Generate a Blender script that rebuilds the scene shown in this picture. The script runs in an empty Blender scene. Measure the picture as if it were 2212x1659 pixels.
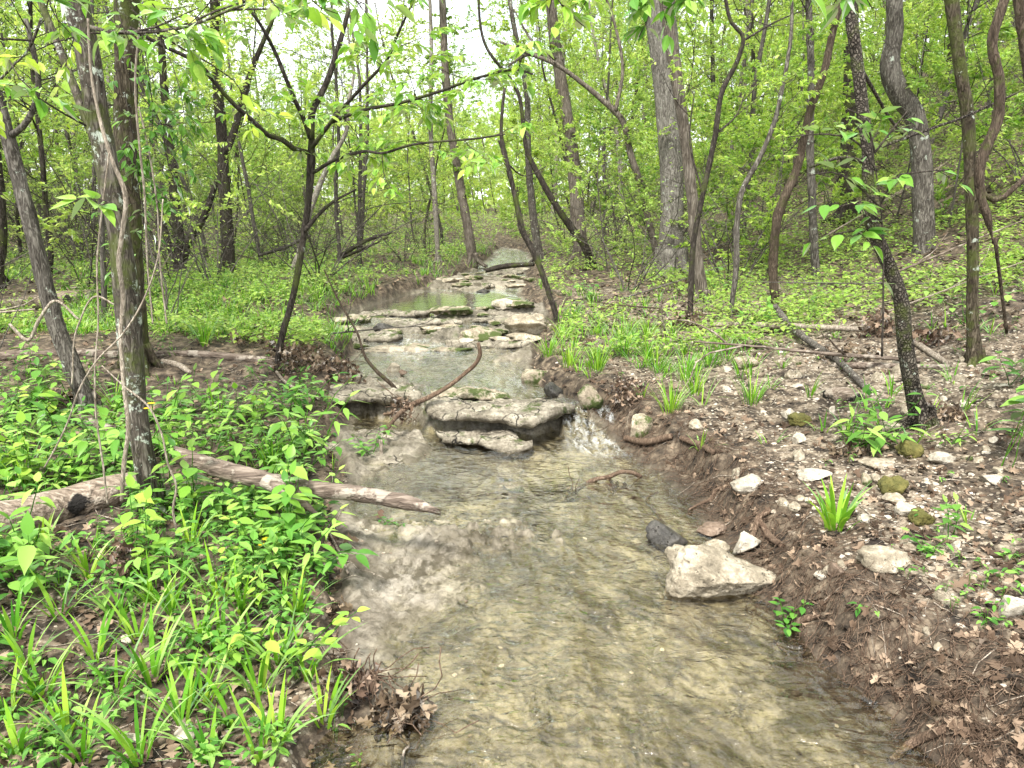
import bpy, bmesh, math, random
import numpy as np
from mathutils import Vector
sc = bpy.context.scene
col = sc.collection
# ------------------------------------------------------------------ camera, sky, sun
H, PITCH, F = 1.55, math.radians(12.5), 1660.0          # F: focal length in 2212-px-wide picture units
cd = bpy.data.cameras.new("camera"); cam = bpy.data.objects.new("camera", cd); col.objects.link(cam)
cam.location = (0, 0, H); cam.rotation_euler = (math.pi/2-PITCH, 0, 0)
cd.sensor_width = 36; cd.lens = 36*F/2212; cd.clip_start = .05; cd.clip_end = 600
sc.camera = cam
SUN_EL, SUN_ROT = math.radians(58), math.radians(200)
w = bpy.data.worlds.new("World"); sc.world = w; w.use_nodes = True
nt = w.node_tree; bg = nt.nodes["Background"]
sky = nt.nodes.new("ShaderNodeTexSky"); sky.sky_type = 'NISHITA'; sky.sun_disc = False
sky.sun_elevation = SUN_EL; sky.sun_rotation = SUN_ROT; sky.dust_density = 3
mx = nt.nodes.new("ShaderNodeMix"); mx.data_type = 'RGBA'
tcw = nt.nodes.new("ShaderNodeTexCoord"); nz = nt.nodes.new("ShaderNodeTexNoise"); nz.inputs["Scale"].default_value = 2.2; nz.inputs["Detail"].default_value = 5
mr = nt.nodes.new("ShaderNodeMapRange"); mr.inputs[1].default_value = .35; mr.inputs[2].default_value = .65; mr.inputs[3].default_value = .45; mr.inputs[4].default_value = .95
nt.links.new(tcw.outputs["Generated"], nz.inputs["Vector"]); nt.links.new(nz.outputs["Fac"], mr.inputs[0]); nt.links.new(mr.outputs[0], mx.inputs["Factor"])
nt.links.new(sky.outputs[0], mx.inputs["A"]); mx.inputs["B"].default_value = (10.0, 10.1, 9.8, 1)
nt.links.new(mx.outputs["Result"], bg.inputs["Color"]); bg.inputs["Strength"].default_value = .105
sl = bpy.data.lights.new("sun", 'SUN'); so = bpy.data.objects.new("sun", sl); col.objects.link(so)
sl.energy = 2.8; sl.angle = math.radians(11); sl.color = (1, .96, .88)
_d = Vector((math.sin(SUN_ROT)*math.cos(SUN_EL), math.cos(SUN_ROT)*math.cos(SUN_EL), math.sin(SUN_EL)))
so.rotation_euler = _d.to_track_quat('Z', 'Y').to_euler()
sc.view_settings.view_transform = 'Standard'; sc.view_settings.look = 'None'
sc.view_settings.exposure = 1.6; sc.view_settings.gamma = 1
sc.cycles.max_bounces = 8; sc.cycles.diffuse_bounces = 5; sc.cycles.glossy_bounces = 2
sc.cycles.transmission_bounces = 4; sc.cycles.transparent_max_bounces = 6
sc.cycles.caustics_reflective = False; sc.cycles.caustics_refractive = False
sc.cycles.sample_clamp_indirect = 4; sc.cycles.sample_clamp_direct = 8; sc.cycles.use_denoising = True

# ------------------------------------------------------------------ noise
def _hash(ix, iy, iz, seed):
    h = (ix.astype(np.int64)*374761393 + iy.astype(np.int64)*668265263 + iz.astype(np.int64)*2147483647 + seed*974634777) & 0xffffffff
    h = ((h ^ (h >> 13))*1274126177) & 0xffffffff
    h = ((h ^ (h >> 16))*2246822519) & 0xffffffff
    return ((h ^ (h >> 15)) & 0xffffff)/float(0xffffff)
def n2(x, y, seed=0):
    x = np.asarray(x, float); y = np.asarray(y, float)
    ix = np.floor(x); iy = np.floor(y); fx = x-ix; fy = y-iy
    fx = fx*fx*(3-2*fx); fy = fy*fy*(3-2*fy); z = np.zeros_like(ix)
    a = _hash(ix, iy, z, seed); b = _hash(ix+1, iy, z, seed); c = _hash(ix, iy+1, z, seed); d = _hash(ix+1, iy+1, z, seed)
    return ((a+(b-a)*fx)*(1-fy) + (c+(d-c)*fx)*fy)*2-1
def n3(p, seed=0):
    i = np.floor(p); f = p-i; f = f*f*(3-2*f); r = 0
    for dx in (0, 1):
        for dy in (0, 1):
            for dz in (0, 1):
                wt = (f[:, 0] if dx else 1-f[:, 0])*(f[:, 1] if dy else 1-f[:, 1])*(f[:, 2] if dz else 1-f[:, 2])
                r = r + wt*_hash(i[:, 0]+dx, i[:, 1]+dy, i[:, 2]+dz, seed)
    return r*2-1
def fbm(x, y, oc=4, seed=0, gain=.5):
    r = 0; a = 1; s = 0
    for k in range(oc):
        c, sn = math.cos(k*1.3), math.sin(k*1.3)
        r = r + a*n2((x*c-y*sn)*2**k+17.3*k, (x*sn+y*c)*2**k-9.1*k, seed+k); s += a; a *= gain
    return r/s*1.4
def fbm3(p, oc=4, seed=0, gain=.5):
    r = 0; a = 1; s = 0
    for k in range(oc): r = r+a*n3(p*2**k+7.7*k, seed+k); s += a; a *= gain
    return r/s*1.4
def sst(a, b, x):
    t = np.clip((x-a)/(b-a), 0, 1); return t*t*(3-2*t)

# ------------------------------------------------------------------ picture <-> place
CP, SP = math.cos(PITCH), math.sin(PITCH)
def ray(u, v):
    yc = -(v-829.5)/F; return np.array(((u-1106)/F, CP+SP*yc, -SP+CP*yc))
def at_z(u, v, z):
    d = ray(u, v); t = (z-H)/d[2]; return np.array((d[0]*t, d[1]*t, z))
def at_y(u, v, Y):
    d = ray(u, v); t = Y/d[1]; return np.array((d[0]*t, Y, H+d[2]*t))

# ------------------------------------------------------------------ lie of the land
EDGE = [(1659,-.03,800,2010),(1590,-.03,740,1930),(1500,-.02,755,1840),(1400,-.01,735,1740),(1300,0,722,1660),(1200,0,716,1610),(1100,0,730,1550),(1050,0,745,1480),
 (1000,0,720,1410),(950,.03,725,1365),(900,.14,730,1330),(860,.14,735,1230),(830,.14,742,1170),(800,.14,752,1140),(760,.14,765,1150),
 (720,.2,735,1160),(690,.25,715,1190),(665,.27,785,1140),(640,.27,865,1130),(610,.3,975,1140),(590,.36,1000,1140),(565,.42,1050,1150),(548,.48,1066,1155)]
_e = []
for v, z, L, R in EDGE:
    a = at_z(L, v, z); b = at_z(R, v, z); _e.append((a[1], a[0], b[0]))
_e.sort()
EY = np.array([-6]+[e[0] for e in _e]+[23, 26, 60, 140.]); EL = np.array([-1.3]+[e[1] for e in _e]+[-.4, -.4, -15, -49.]); ER = np.array([1.9]+[e[2] for e in _e]+[.1, -1.6, -17, -51.])
def xL(y): return np.interp(y, EY, EL)+.05*n2(y*2.3, y*0, 3)+.02*n2(y*9, y*0, 4)
def xR(y): return np.interp(y, EY, ER)+.06*n2(y*2.1, y*0, 5)+.025*n2(y*8, y*0, 6)
WY = [-6, 1.5, 3, 4, 5.0, 6.4, 8.3, 9.0, 9.9, 13, 15, 19, 21, 60, 140]; WZ = [-.15, -.04, -.01, 0, .03, .14, .15, .2, .27, .28, .32, .42, .48, 1.3, 3.3]
def ledge(x): return np.interp(x, [-3, -1.45, -1.0, -.6, -.2, .15, .38, .55, .75, 3], [6.1, 5.9, 5.72, 5.42, 5.2, 5.22, 5.42, 5.5, 5.35, 5.3])+.05*n2(x*5, x*0, 8)+.025*n2(x*14, x*0, 9)
def water(x, y):
    s = y-ledge(x); up = np.interp(y, [5, 8.3]+WY[7:], [.14, .15]+WZ[7:]); lo = np.interp(y, WY[:4]+[8], WZ[:4]+[0])
    fall = sst(.30, .42, x)*(1-sst(.85, 1.1, x))
    t = np.where(fall > .5, sst(-.30, .22, s), sst(.05, .14, s))
    return lo*(1-t)+up*t
def blob(x, y, cx, cy, rx, ry, hard=.5):
    r = np.sqrt(((x-cx)/rx)**2+((y-cy)/ry)**2)+.25*fbm(x*3, y*3, 3, 21); return 1-sst(hard, 1.1, r)
def bedmask(x, y): return np.maximum(x-xR(y), xL(y)-x)
def ground(x, y, full=False):
    x = np.asarray(x, float); y = np.asarray(y, float)
    W = water(x, y); dR = x-xR(y); dL = xL(y)-x; out = np.maximum(dR, dL)
    n1 = fbm(x*1.6, y*1.6, 4, 31); nf = fbm(x*9, y*13, 4, 41); 
    # bed
    D = .035+.02*n1
    D += .07*blob(x, y, .15, 4.6, .75, .55)+.06*blob(x, y, .1, 6.5, .8, .9)+.08*blob(x, y, -1.2, 11.4, 1.6, 1.3)+.04*sst(13, 15, y)
    D += .05*blob(x, y, 1.0, 2.3, .8, .9)
    ex = blob(x, y, -.60, 3.15, .60, 1.0, .15)                      # bare slab on the near left
    D -= ex*(.055+.014*n1+.012*nf)
    karst = blob(x, y, -.05, 3.55, .55, .30, .4)
    rd = 1-np.abs(fbm(x*6+2*nf*.15, y*11, 3, 51))
    D -= karst*(.055*rd**2)
    D -= .065*blob(x, y, -.95, 4.85, .6, .6, .3)*(1+.5*nf)       # shelf below the ledge
    rif = sst(8.0, 8.5, y)*(1-sst(9.9, 10.3, y))
    rp = fbm(x*1.5, y*3.2, 4, 61); q = np.floor((rp+1)*4)/4-1+.25*sst(.3, .9, ((rp+1)*4) % 1)
    D -= rif*(.05+.13*q)*(1-.8*np.exp(-((x+1.5+.35*(y-8))/.5)**2)*(y < 9))
    D -= .055*blob(x, y, .15, 7.4, .5, .7, .5)*(1+.6*nf)            # flat pale shelf on the right of the upper pool
    D -= sst(13.5, 16, y)*(.06*fbm(x*1.3, y*2.2, 4, 71)+.035)+sst(12.5, 13, y)*.12*blob(x, y, -1.0, 14.2, 1.4, 1.2, .5)
    s = y-ledge(x); slab = sst(.06, .12, s)*(1-sst(.35, .95, s+.25*n1-.25*sst(-.3, -.9, x)))*(1-sst(.34, .44, x))
    D -= slab*(.02+.02*nf+.02*n1)
    D -= .05*(1-sst(.0, .22, -out))*(1+.6*n1)
    amp = .006+.010*np.clip(karst+ex*.35+slab+rif, 0, 1)
    det = amp*fbm(x*24, y*30, 3, 81)+.6*amp*(1-2*np.abs(fbm(x*11, y*17, 3, 91)))
    z = W-D+det*np.clip(y/3+.3, .5, 2.0)
    # banks
    Wb = np.interp(y, WY, WZ)
    foot = 3.2+.05*y+.5*n2(y*.35, y*0, 15)
    hill = np.log1p(np.exp((x-foot)/.8))*.8
    oR = np.maximum(dR+.12*fbm(x*4, y*4, 3, 33), 0)
    bR = .15*sst(0, .25, oR)+.045*np.minimum(oR, 3.5)+.43*hill-.12*np.maximum(hill-22, 0)
    oL = np.maximum(dL+.08*fbm(x*4, y*4, 3, 34), 0)
    cut = np.exp(-((y-6.9)/1.1)**2)
    bL = (.05+.06*sst(1.8, 3, y)+.13*cut)*sst(0, .14, oL)+.03*np.minimum(oL, 7)+.10*np.maximum(oL-9, 0)+.17*blob(x, y, -3.2, 11.5, 3, 3.5)*.5
    bank = Wb+np.where(dR > dL, bR, bL)+.05*fbm(x*.9, y*.9, 3, 35)*sst(.2, 1.5, out)+.018*fbm(x*6, y*6, 4, 36)+.006*fbm(x*28, y*28, 2, 37)*np.clip(2-y/6, 0, 1)
    t = sst(-.05, .04, out)
    zz = z*(1-t)+bank*t
    # little dark pool in the near left corner
    c1 = blob(x, y, -.42, 1.98, .22, .2, .55); zz = zz-.10*c1*(out > -.1)
    if not full: return zz
    wetr = 1-sst(.0, .03, zz-W)
    return zz, W, out, dR, dL, 1-t, wetr, np.clip(slab+rif*.7, 0, 1), ex
def gz(x, y): return float(ground(np.array([x]), np.array([y]))[0])
_T = np.concatenate([np.arange(1.6, 14, .004), np.arange(14, 90, .03)])
def gp(u, v):
    d = ray(u, v); P = d[None, :]*_T[:, None]; P[:, 2] += H
    g = ground(P[:, 0], P[:, 1]); k = np.argmax(P[:, 2] < g)
    return np.array((P[k, 0], P[k, 1], g[k]))

# ------------------------------------------------------------------ mesh helpers
def mesh_np(name, V, faces, mat, attrs=None, smooth=True, extra_mats=(), fmat=None):
    """faces: list of int arrays (n,k)"""
    me = bpy.data.meshes.new(name); V = np.asarray(V, np.float32)
    me.vertices.add(len(V)); me.vertices.foreach_set("co", V.ravel())
    faces = [f for f in faces if len(f)]
    nl = sum(f.size for f in faces); nf = sum(len(f) for f in faces)
    me.loops.add(nl); me.polygons.add(nf)
    me.loops.foreach_set("vertex_index", np.concatenate([f.ravel() for f in faces]).astype(np.int32))
    st = []; o = 0
    for f in faces: st.append(o+np.arange(len(f))*f.shape[1]); o += f.size
    me.polygons.foreach_set("loop_start", np.concatenate(st).astype(np.int32))
    me.polygons.foreach_set("use_smooth", np.full(nf, smooth, bool))
    me.materials.append(mat)
    for k, a in (attrs or {}).items():
        at = me.attributes.new(k, 'FLOAT', 'POINT'); at.data.foreach_set("value", np.asarray(a, np.float32))
    me.update(calc_edges=True); me.validate()
    return me
def link(name, me, parent=None, loc=(0, 0, 0)):
    o = bpy.data.objects.new(name, me); col.objects.link(o); o.parent = parent; o.location = loc; return o
def tag(o, label, cat=None, group=None, kind=None):
    if label: o["label"] = label
    if cat: o["category"] = cat
    if group: o["group"] = group
    if kind: o["kind"] = kind
    return o
def empty(name, loc): return link(name, None, None, tuple(loc))
class Geo:
    def __init__(s): s.V = []; s.F = {}; s.n = 0; s.A = []
    def add(s, V, faces, a=0.0):
        for f in faces: s.F.setdefault(f.shape[1], []).append(f+s.n)
        s.V.append(V); s.A.append(np.full(len(V), a) if np.isscalar(a) else a); s.n += len(V)
    def mesh(s, name, mat, loc=(0, 0, 0), smooth=True):
        if not s.n: return None
        return mesh_np(name, np.concatenate(s.V)-np.array(loc)[None], [np.concatenate(f) for f in s.F.values()], mat, {"v": np.concatenate(s.A)}, smooth)
def tube(G, P, R, sides=6, rough=0, seed=0, a=0.0, cap=True):
    P = np.asarray(P, float); R = np.asarray(R, float)*np.ones(len(P)); n = len(P)
    T = np.gradient(P, axis=0); T /= np.linalg.norm(T, axis=1)[:, None]+1e-9
    ref = np.array((0, 1., .05)) if abs(T[:, 1]).mean() < .8 else np.array((1., 0, 0))
    U = np.cross(T, ref); U /= np.linalg.norm(U, axis=1)[:, None]+1e-9; W = np.cross(T, U)
    th = np.arange(sides)*2*math.pi/sides
    V = P[:, None]+R[:, None, None]*(U[:, None]*np.cos(th)[None, :, None]+W[:, None]*np.sin(th)[None, :, None])
    V = V.reshape(-1, 3)
    if rough:
        rr = np.repeat(R, sides); C = np.repeat(P, sides, 0)
        k = 1+rough*fbm3(V/(rr.mean()*np.array((1.1, 1.1, 4))), 3, seed); V = C+(V-C)*k[:, None]
    i = np.arange(n-1)[:, None]*sides; j = np.arange(sides)[None]; j2 = (j+1) % sides
    F = np.stack([i+j, i+j2, i+sides+j2, i+sides+j], -1).reshape(-1, 4)
    fs = [F]
    if cap and sides > 3:
        V = np.concatenate([V, P[:1], P[-1:]]); c0 = n*sides
        fs.append(np.stack([j2[0], j[0], np.full(sides, c0)], -1)); fs.append(np.stack([j[0]+(n-1)*sides, j2[0]+(n-1)*sides, np.full(sides, c0+1)], -1))
    G.add(V, fs, a)
def smooth_path(P, step):
    P = np.asarray(P, float); n = len(P)
    if n < 3: Q = P
    t = np.concatenate([[0], np.cumsum(np.linalg.norm(np.diff(P, axis=0), axis=1))])
    m = max(3, int(t[-1]/step)+1); tt = np.linspace(0, t[-1], m); out = np.empty((m, P.shape[1]))
    Tn = np.gradient(P, t, axis=0) if n > 2 else np.tile((P[1]-P[0])/t[-1], (2, 1))
    k = np.clip(np.searchsorted(t, tt, 'right')-1, 0, n-2); h = (t[k+1]-t[k])[:, None]; s = (tt-t[k])[:, None]/h
    return (2*s**3-3*s**2+1)*P[k]+(s**3-2*s**2+s)*h*Tn[k]+(-2*s**3+3*s**2)*P[k+1]+(s**3-s**2)*h*Tn[k+1]
# leaf templates: rows (x half width, y along, z)
def lt_quad(wd=.55): return np.array([(0, 0, 0), (wd/2, .42, .07), (0, 1, -.06), (-wd/2, .42, .07)]), [np.array([[0, 1, 2, 3]])]
def lt_ovate(wd=.5, droop=.18):
    prof = [(.0, 0), (.30, .12), (.48, .32), (.46, .52), (.30, .75), (.12, .90), (0, 1.0)]
    V = [(0, 0, 0)]; F3 = []; F4 = []
    for (h, t) in prof[1:-1]:
        z = -droop*t*t; h *= wd; V += [(-h, t, z+.10*h/.5), (0, t, z), (h, t, z+.10*h/.5)]
    V.append((0, 1.04, -droop*1.1)); n = len(prof)-2
    F3 += [[0, 2, 1], [0, 3, 2]]
    for k in range(n-1):
        a = 1+3*k; b = a+3; F4 += [[a, a+1, b+1, b], [a+1, a+2, b+2, b+1]]
    a = 1+3*(n-1); e = len(V)-1; F3 += [[a, a+1, e], [a+1, a+2, e]]
    return np.array(V), [np.array(F3), np.array(F4)]
def lt_mid(wd=.55):
    V = np.array([(0, 0, 0), (-wd*.42, .28, .05), (0, .3, -.02), (wd*.42, .28, .05), (-wd*.36, .66, .02), (0, .66, -.07), (wd*.36, .66, .02), (0, 1.03, -.16)])
    return V, [np.array([[0, 2, 1], [0, 3, 2], [4, 5, 7], [5, 6, 7]]), np.array([[1, 2, 5, 4], [2, 3, 6, 5]])]
def lt_oak():     # dead lobed leaf, curled
    pr = [(.03, 0), (.10, .15), (.30, .25), (.13, .36), (.42, .52), (.16, .62), (.26, .80), (.0, 1.0)]
    V = []; F = []
    for h, t in pr: z = .16*math.sin(t*5); V += [(-h, t, z+h*.5), (0, t, z), (h, t, z+h*.25)]
    for k in range(len(pr)-1): a = 3*k; F += [[a, a+1, a+4, a+3], [a+1, a+2, a+5, a+4]]
    return np.array(V), [np.array(F)]
def leaves(G, P, A, N, S, tpl, rng, curl=0):
    """leaf bases P, axes A, normals N, lengths S"""
    P = np.asarray(P, float); n = len(P)
    if n == 0: return
    A = np.asarray(A, float); A = A/(np.linalg.norm(A, axis=1)[:, None]+1e-9); N = np.asarray(N, float)
    X = np.cross(A, N); X /= np.linalg.norm(X, axis=1)[:, None]+1e-9; Z = np.cross(X, A)
    V0, Fs = tpl; S = np.asarray(S)[:, None, None]*np.ones((n, 1, 1)); m = len(V0)
    wv = rng.uniform(.8, 1.15, (n, 1, 1)); zc = rng.uniform(.3, 1.8, (n, 1, 1)) if curl == 0 else rng.uniform(-curl, curl, (n, 1, 1))
    V = P[:, None]+S*(X[:, None]*V0[None, :, 0:1]*wv+A[:, None]*V0[None, :, 1:2]+Z[:, None]*V0[None, :, 2:3]*zc)
    off = (np.arange(n)*m)[:, None, None]
    G.add(V.reshape(-1, 3), [(f[None]+off).reshape(-1, f.shape[1]) for f in Fs], np.repeat(rng.random(n), m))
LQ, LM, LO, LOAK = lt_quad(), lt_mid(), lt_ovate(), lt_oak()

# ------------------------------------------------------------------ materials
def new_mat(name):
    m = bpy.data.materials.new(name); m.use_nodes = True; t = m.node_tree; t.nodes.clear()
    o = t.nodes.new("ShaderNodeOutputMaterial"); return m, t, o
def nd(t, typ, **kw):
    n = t.nodes.new("ShaderNode"+typ)
    for k, v in kw.items():
        if k in n.inputs: n.inputs[k].default_value = v
        else: setattr(n, k, v)
    return n
def ramp(t, fac, stops):
    r = t.nodes.new("ShaderNodeValToRGB"); e = r.color_ramp.elements
    while len(e) > 1: e.remove(e[-1])
    e[0].position = stops[0][0]; e[0].color = (*stops[0][1], 1)
    for p, c in stops[1:]: q = e.new(p); q.color = (*c, 1)
    t.links.new(fac, r.inputs[0]); return r.outputs[0]
def mix(t, f, a, b, mode='MIX'):
    m = t.nodes.new("ShaderNodeMix"); m.data_type = 'RGBA'; m.blend_type = mode
    for s, v in (("Factor", f), ("A", a), ("B", b)):
        if hasattr(v, "is_output") or hasattr(v, "links"): t.links.new(v, m.inputs[s])
        else: m.inputs[s].default_value = v if s == "Factor" else (*v, 1)
    return m.outputs["Result"]
def mth(t, op, a, b=None, c=None):
    m = t.nodes.new("ShaderNodeMath"); m.operation = op
    for i, v in enumerate((a, b, c)):
        if v is None: continue
        if hasattr(v, "links"): t.links.new(v, m.inputs[i])
        else: m.inputs[i].default_value = v
    return m.outputs[0]
def mrange(t, v, a, b, c=0, d=1):
    m = t.nodes.new("ShaderNodeMapRange"); t.links.new(v, m.inputs[0])
    for i, q in enumerate((a, b, c, d)): m.inputs[i+1].default_value = q
    return m.outputs[0]
def coords(t, scale=(1, 1, 1), kind="Object"):
    c = nd(t, "TexCoord"); m = nd(t, "Mapping"); m.inputs["Scale"].default_value = scale
    t.links.new(c.outputs[kind], m.inputs["Vector"]); return m.outputs[0]
def noise(t, vec, s, det=5, rough=.55, dist=0):
    n = nd(t, "TexNoise"); n.inputs["Scale"].default_value = s; n.inputs["Detail"].default_value = det; n.inputs["Roughness"].default_value = rough; n.inputs["Distortion"].default_value = dist
    t.links.new(vec, n.inputs["Vector"]); return n.outputs["Fac"]
def voro(t, vec, s, feat='F1', out="Distance"):
    n = nd(t, "TexVoronoi"); n.feature = feat; n.inputs["Scale"].default_value = s; t.links.new(vec, n.inputs["Vector"]); return n.outputs[out]
def mixv(t, vec, base, s, amt):
    n = nd(t, "TexNoise"); n.inputs["Scale"].default_value = s; t.links.new(base, n.inputs["Vector"]); m = nd(t, "VectorMath"); m.operation = 'MULTIPLY_ADD'
    t.links.new(n.outputs["Color"], m.inputs[0]); m.inputs[1].default_value = (amt*3,)*3; t.links.new(vec, m.inputs[2]); return m.outputs[0]
def attr(t, name):
    a = nd(t, "Attribute"); a.attribute_name = name; return a.outputs["Fac"]
def bump(t, h, dist, strength=1.0, prev=None):
    b = nd(t, "Bump"); b.inputs["Distance"].default_value = dist; b.inputs["Strength"].default_value = strength; t.links.new(h, b.inputs["Height"])
    if prev is not None: t.links.new(prev, b.inputs["Normal"])
    return b.outputs[0]
def finish(t, o, colr, rough, normal=None, spec=.3):
    p = nd(t, "BsdfPrincipled"); p.inputs["Specular IOR Level"].default_value = spec
    if hasattr(colr, "links"): t.links.new(colr, p.inputs["Base Color"])
    else: p.inputs["Base Color"].default_value = (*colr, 1)
    if hasattr(rough, "links"): t.links.new(rough, p.inputs["Roughness"])
    else: p.inputs["Roughness"].default_value = rough
    if normal is not None: t.links.new(normal, p.inputs["Normal"])
    t.links.new(p.outputs[0], o.inputs[0]); return p

def leaf_mat(name, c0, c1, c2, trans=.55, rough=.45, gloss=.10):
    m, t, o = new_mat(name); v = attr(t, "v"); oi = nd(t, "ObjectInfo").outputs["Random"]
    f = mth(t, 'FRACT', mth(t, 'ADD', v, mth(t, 'MULTIPLY', oi, 0.0)))
    c = ramp(t, f, [(0, c0), (.5, c1), (1, c2)])
    hs = nd(t, "HueSaturation"); t.links.new(c, hs.inputs["Color"]); t.links.new(mrange(t, oi, 0, 1, .485, .512), hs.inputs["Hue"]); t.links.new(mrange(t, oi, 0, 1, 1.15, .85), hs.inputs["Value"])
    c = hs.outputs[0]
    d = nd(t, "BsdfDiffuse"); t.links.new(c, d.inputs[0]); tr = nd(t, "BsdfTranslucent")
    t.links.new(mix(t, .5, c, mix(t, 1, c, (1.4, 1.3, .65), 'MULTIPLY')), tr.inputs[0])
    a = nd(t, "MixShader"); a.inputs[0].default_value = trans; t.links.new(d.outputs[0], a.inputs[1]); t.links.new(tr.outputs[0], a.inputs[2])
    g = nd(t, "BsdfGlossy"); g.inputs["Roughness"].default_value = rough; g.inputs[0].default_value = (1, 1, 1, 1)
    fr = nd(t, "Fresnel"); fr.inputs[0].default_value = 1.4
    b = nd(t, "MixShader"); t.links.new(mth(t, 'MULTIPLY', fr.outputs[0], gloss*6), b.inputs[0]); t.links.new(a.outputs[0], b.inputs[1]); t.links.new(g.outputs[0], b.inputs[2])
    t.links.new(b.outputs[0], o.inputs[0]); return m
M = {}
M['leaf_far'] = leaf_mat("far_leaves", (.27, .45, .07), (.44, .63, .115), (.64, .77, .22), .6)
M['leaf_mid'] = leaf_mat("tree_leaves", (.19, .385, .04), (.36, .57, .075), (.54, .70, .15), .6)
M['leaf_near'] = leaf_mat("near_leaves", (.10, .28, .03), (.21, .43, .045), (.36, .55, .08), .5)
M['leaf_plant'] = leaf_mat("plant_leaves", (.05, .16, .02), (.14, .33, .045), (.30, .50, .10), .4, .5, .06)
M['leaf_dark'] = leaf_mat("creeper_leaves", (.05, .16, .02), (.08, .24, .025), (.15, .33, .04), .4, .4, .12)
M['grass'] = leaf_mat("grass_blades", (.06, .19, .014), (.16, .37, .026), (.33, .51, .065), .45, .6, .018)
M['dead_leaf'] = leaf_mat("dead_leaves", (.03, .021, .014), (.10, .068, .045), (.31, .235, .165), .1, .6, .03)
M['petal'] = leaf_mat("petals", (.85, .5, .01), (.9, .6, .01), (.95, .7, .02), .3)

def bark(name, c0, c1, c2, scale=1.0, lichen=.0, moss=.0, style='furrow', hscale=(34, 34, 7)):
    m, t, o = new_mat(name); vec = coords(t, hscale); v1 = coords(t)
    n = noise(t, vec, scale, 6, .65, .4); n2_ = noise(t, v1, 5*scale, 4)
    if style == 'furrow':
        r1 = mth(t, 'ABSOLUTE', mth(t, 'SUBTRACT', noise(t, coords(t, tuple(h*1.2 for h in hscale)), scale, 3, .5, 1.0), .5)); fine = noise(t, coords(t, tuple(h*3.5 for h in hscale)), scale, 4, .6)
        h = mth(t, 'ADD', mth(t, 'ADD', mth(t, 'MULTIPLY', n, .55), mth(t, 'MULTIPLY', mrange(t, r1, 0, .12), .28)), mth(t, 'MULTIPLY', fine, .30))
    elif style == 'blocks':
        vo = voro(t, mixv(t, coords(t, (66, 66, 44)), coords(t), 30, .5), 1.0, 'DISTANCE_TO_EDGE'); h = mth(t, 'ADD', mth(t, 'MULTIPLY', n, .45), mth(t, 'MULTIPLY', mrange(t, vo, 0, .28), .55))
    else: h = n
    c = ramp(t, h, [(.34, c0), (.60, c1), (.92, c2)])
    c = mix(t, mth(t, 'MULTIPLY', mrange(t, n2_, .45, .7), .22), c, c2)
    if moss:
        mm = mth(t, 'MULTIPLY', mrange(t, noise(t, v1, 3.1, 5, .7), .60-moss*.25, .68-moss*.22), .8); c = mix(t, mm, c, (.06, .075, .018))
    if lichen:
        lm = mth(t, 'MULTIPLY', mrange(t, noise(t, v1, 9, 6, .75), .66-lichen*.14, .70-lichen*.13), .85); c = mix(t, lm, c, (.42, .47, .40))
    finish(t, o, c, .9, bump(t, h, .012, 1.0), .15); return m
M['bark_grey'] = bark("grey_bark", (.016, .013, .011), (.085, .075, .064), (.27, .25, .22), 1, .35)
M['bark_lichen'] = bark("lichen_bark", (.012, .010, .008), (.06, .05, .04), (.22, .20, .17), 1, .75, .4)
M['bark_moss'] = bark("mossy_bark", (.012, .009, .006), (.05, .04, .027), (.16, .135, .10), 1, .3, .5)
M['bark_dark'] = bark("dark_bark", (.010, .008, .0065), (.035, .029, .024), (.11, .095, .08), 1.2, .1, .3)
M['bark_pale'] = bark("pale_bark", (.06, .052, .043), (.19, .17, .145), (.42, .385, .335), 1, .4)
M['bark_shag'] = bark("shaggy_bark", (.022, .018, .014), (.115, .095, .077), (.30, .27, .23), 1, .0, 0, 'furrow', (44, 44, 4))
M['bark_block'] = bark("blocky_bark", (.012, .010, .008), (.07, .058, .047), (.17, .152, .125), 1, .25, .2, 'blocks')
M['bark_vine'] = bark("vine_bark", (.018, .013, .009), (.07, .052, .038), (.15, .118, .09), 1.3, .0, .2)
M['bark_far'] = bark("far_bark", (.03, .026, .022), (.085, .076, .066), (.19, .175, .155), .6)
M['twig'] = bark("twig_bark", (.015, .012, .01), (.05, .042, .034), (.12, .10, .085), 1.5)
M['stick'] = bark("dry_stick", (.10, .08, .06), (.30, .25, .20), (.50, .45, .38), 1.3)
M['root'] = bark("root_bark", (.045, .028, .019), (.125, .083, .058), (.27, .20, .145), 1.6)
def wood_mat(name, dark, mid, pale, char=0):
    m, t, o = new_mat(name); g = noise(t, coords(t, (6, 60, 60)), 1, 6, .6, .5); b = noise(t, coords(t), 7, 5, .6); b2 = noise(t, coords(t), 4.3, 5, .6)
    c = ramp(t, g, [(.3, dark), (.5, mid), (.75, pale)])
    c = mix(t, mth(t, 'MULTIPLY', mrange(t, b, .55, .60), .8), c, mix(t, g, mid, (.50, .45, .38)))
    if char: c = mix(t, mrange(t, b2, .56, .60), c, (.018, .016, .015))
    finish(t, o, c, .85, bump(t, mth(t, 'ADD', g, mth(t, 'MULTIPLY', mrange(t, b, .52, .60), .6)), .012), .2); return m
M['bark_oak'] = bark("big_oak_bark", (.035, .03, .026), (.15, .137, .12), (.34, .32, .29), 1, .2)
M['log_red'] = wood_mat("weathered_wood", (.035, .025, .019), (.13, .10, .08), (.30, .25, .205))
M['log_char'] = wood_mat("rotting_wood", (.045, .035, .027), (.20, .155, .12), (.45, .39, .32), 1)

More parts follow.
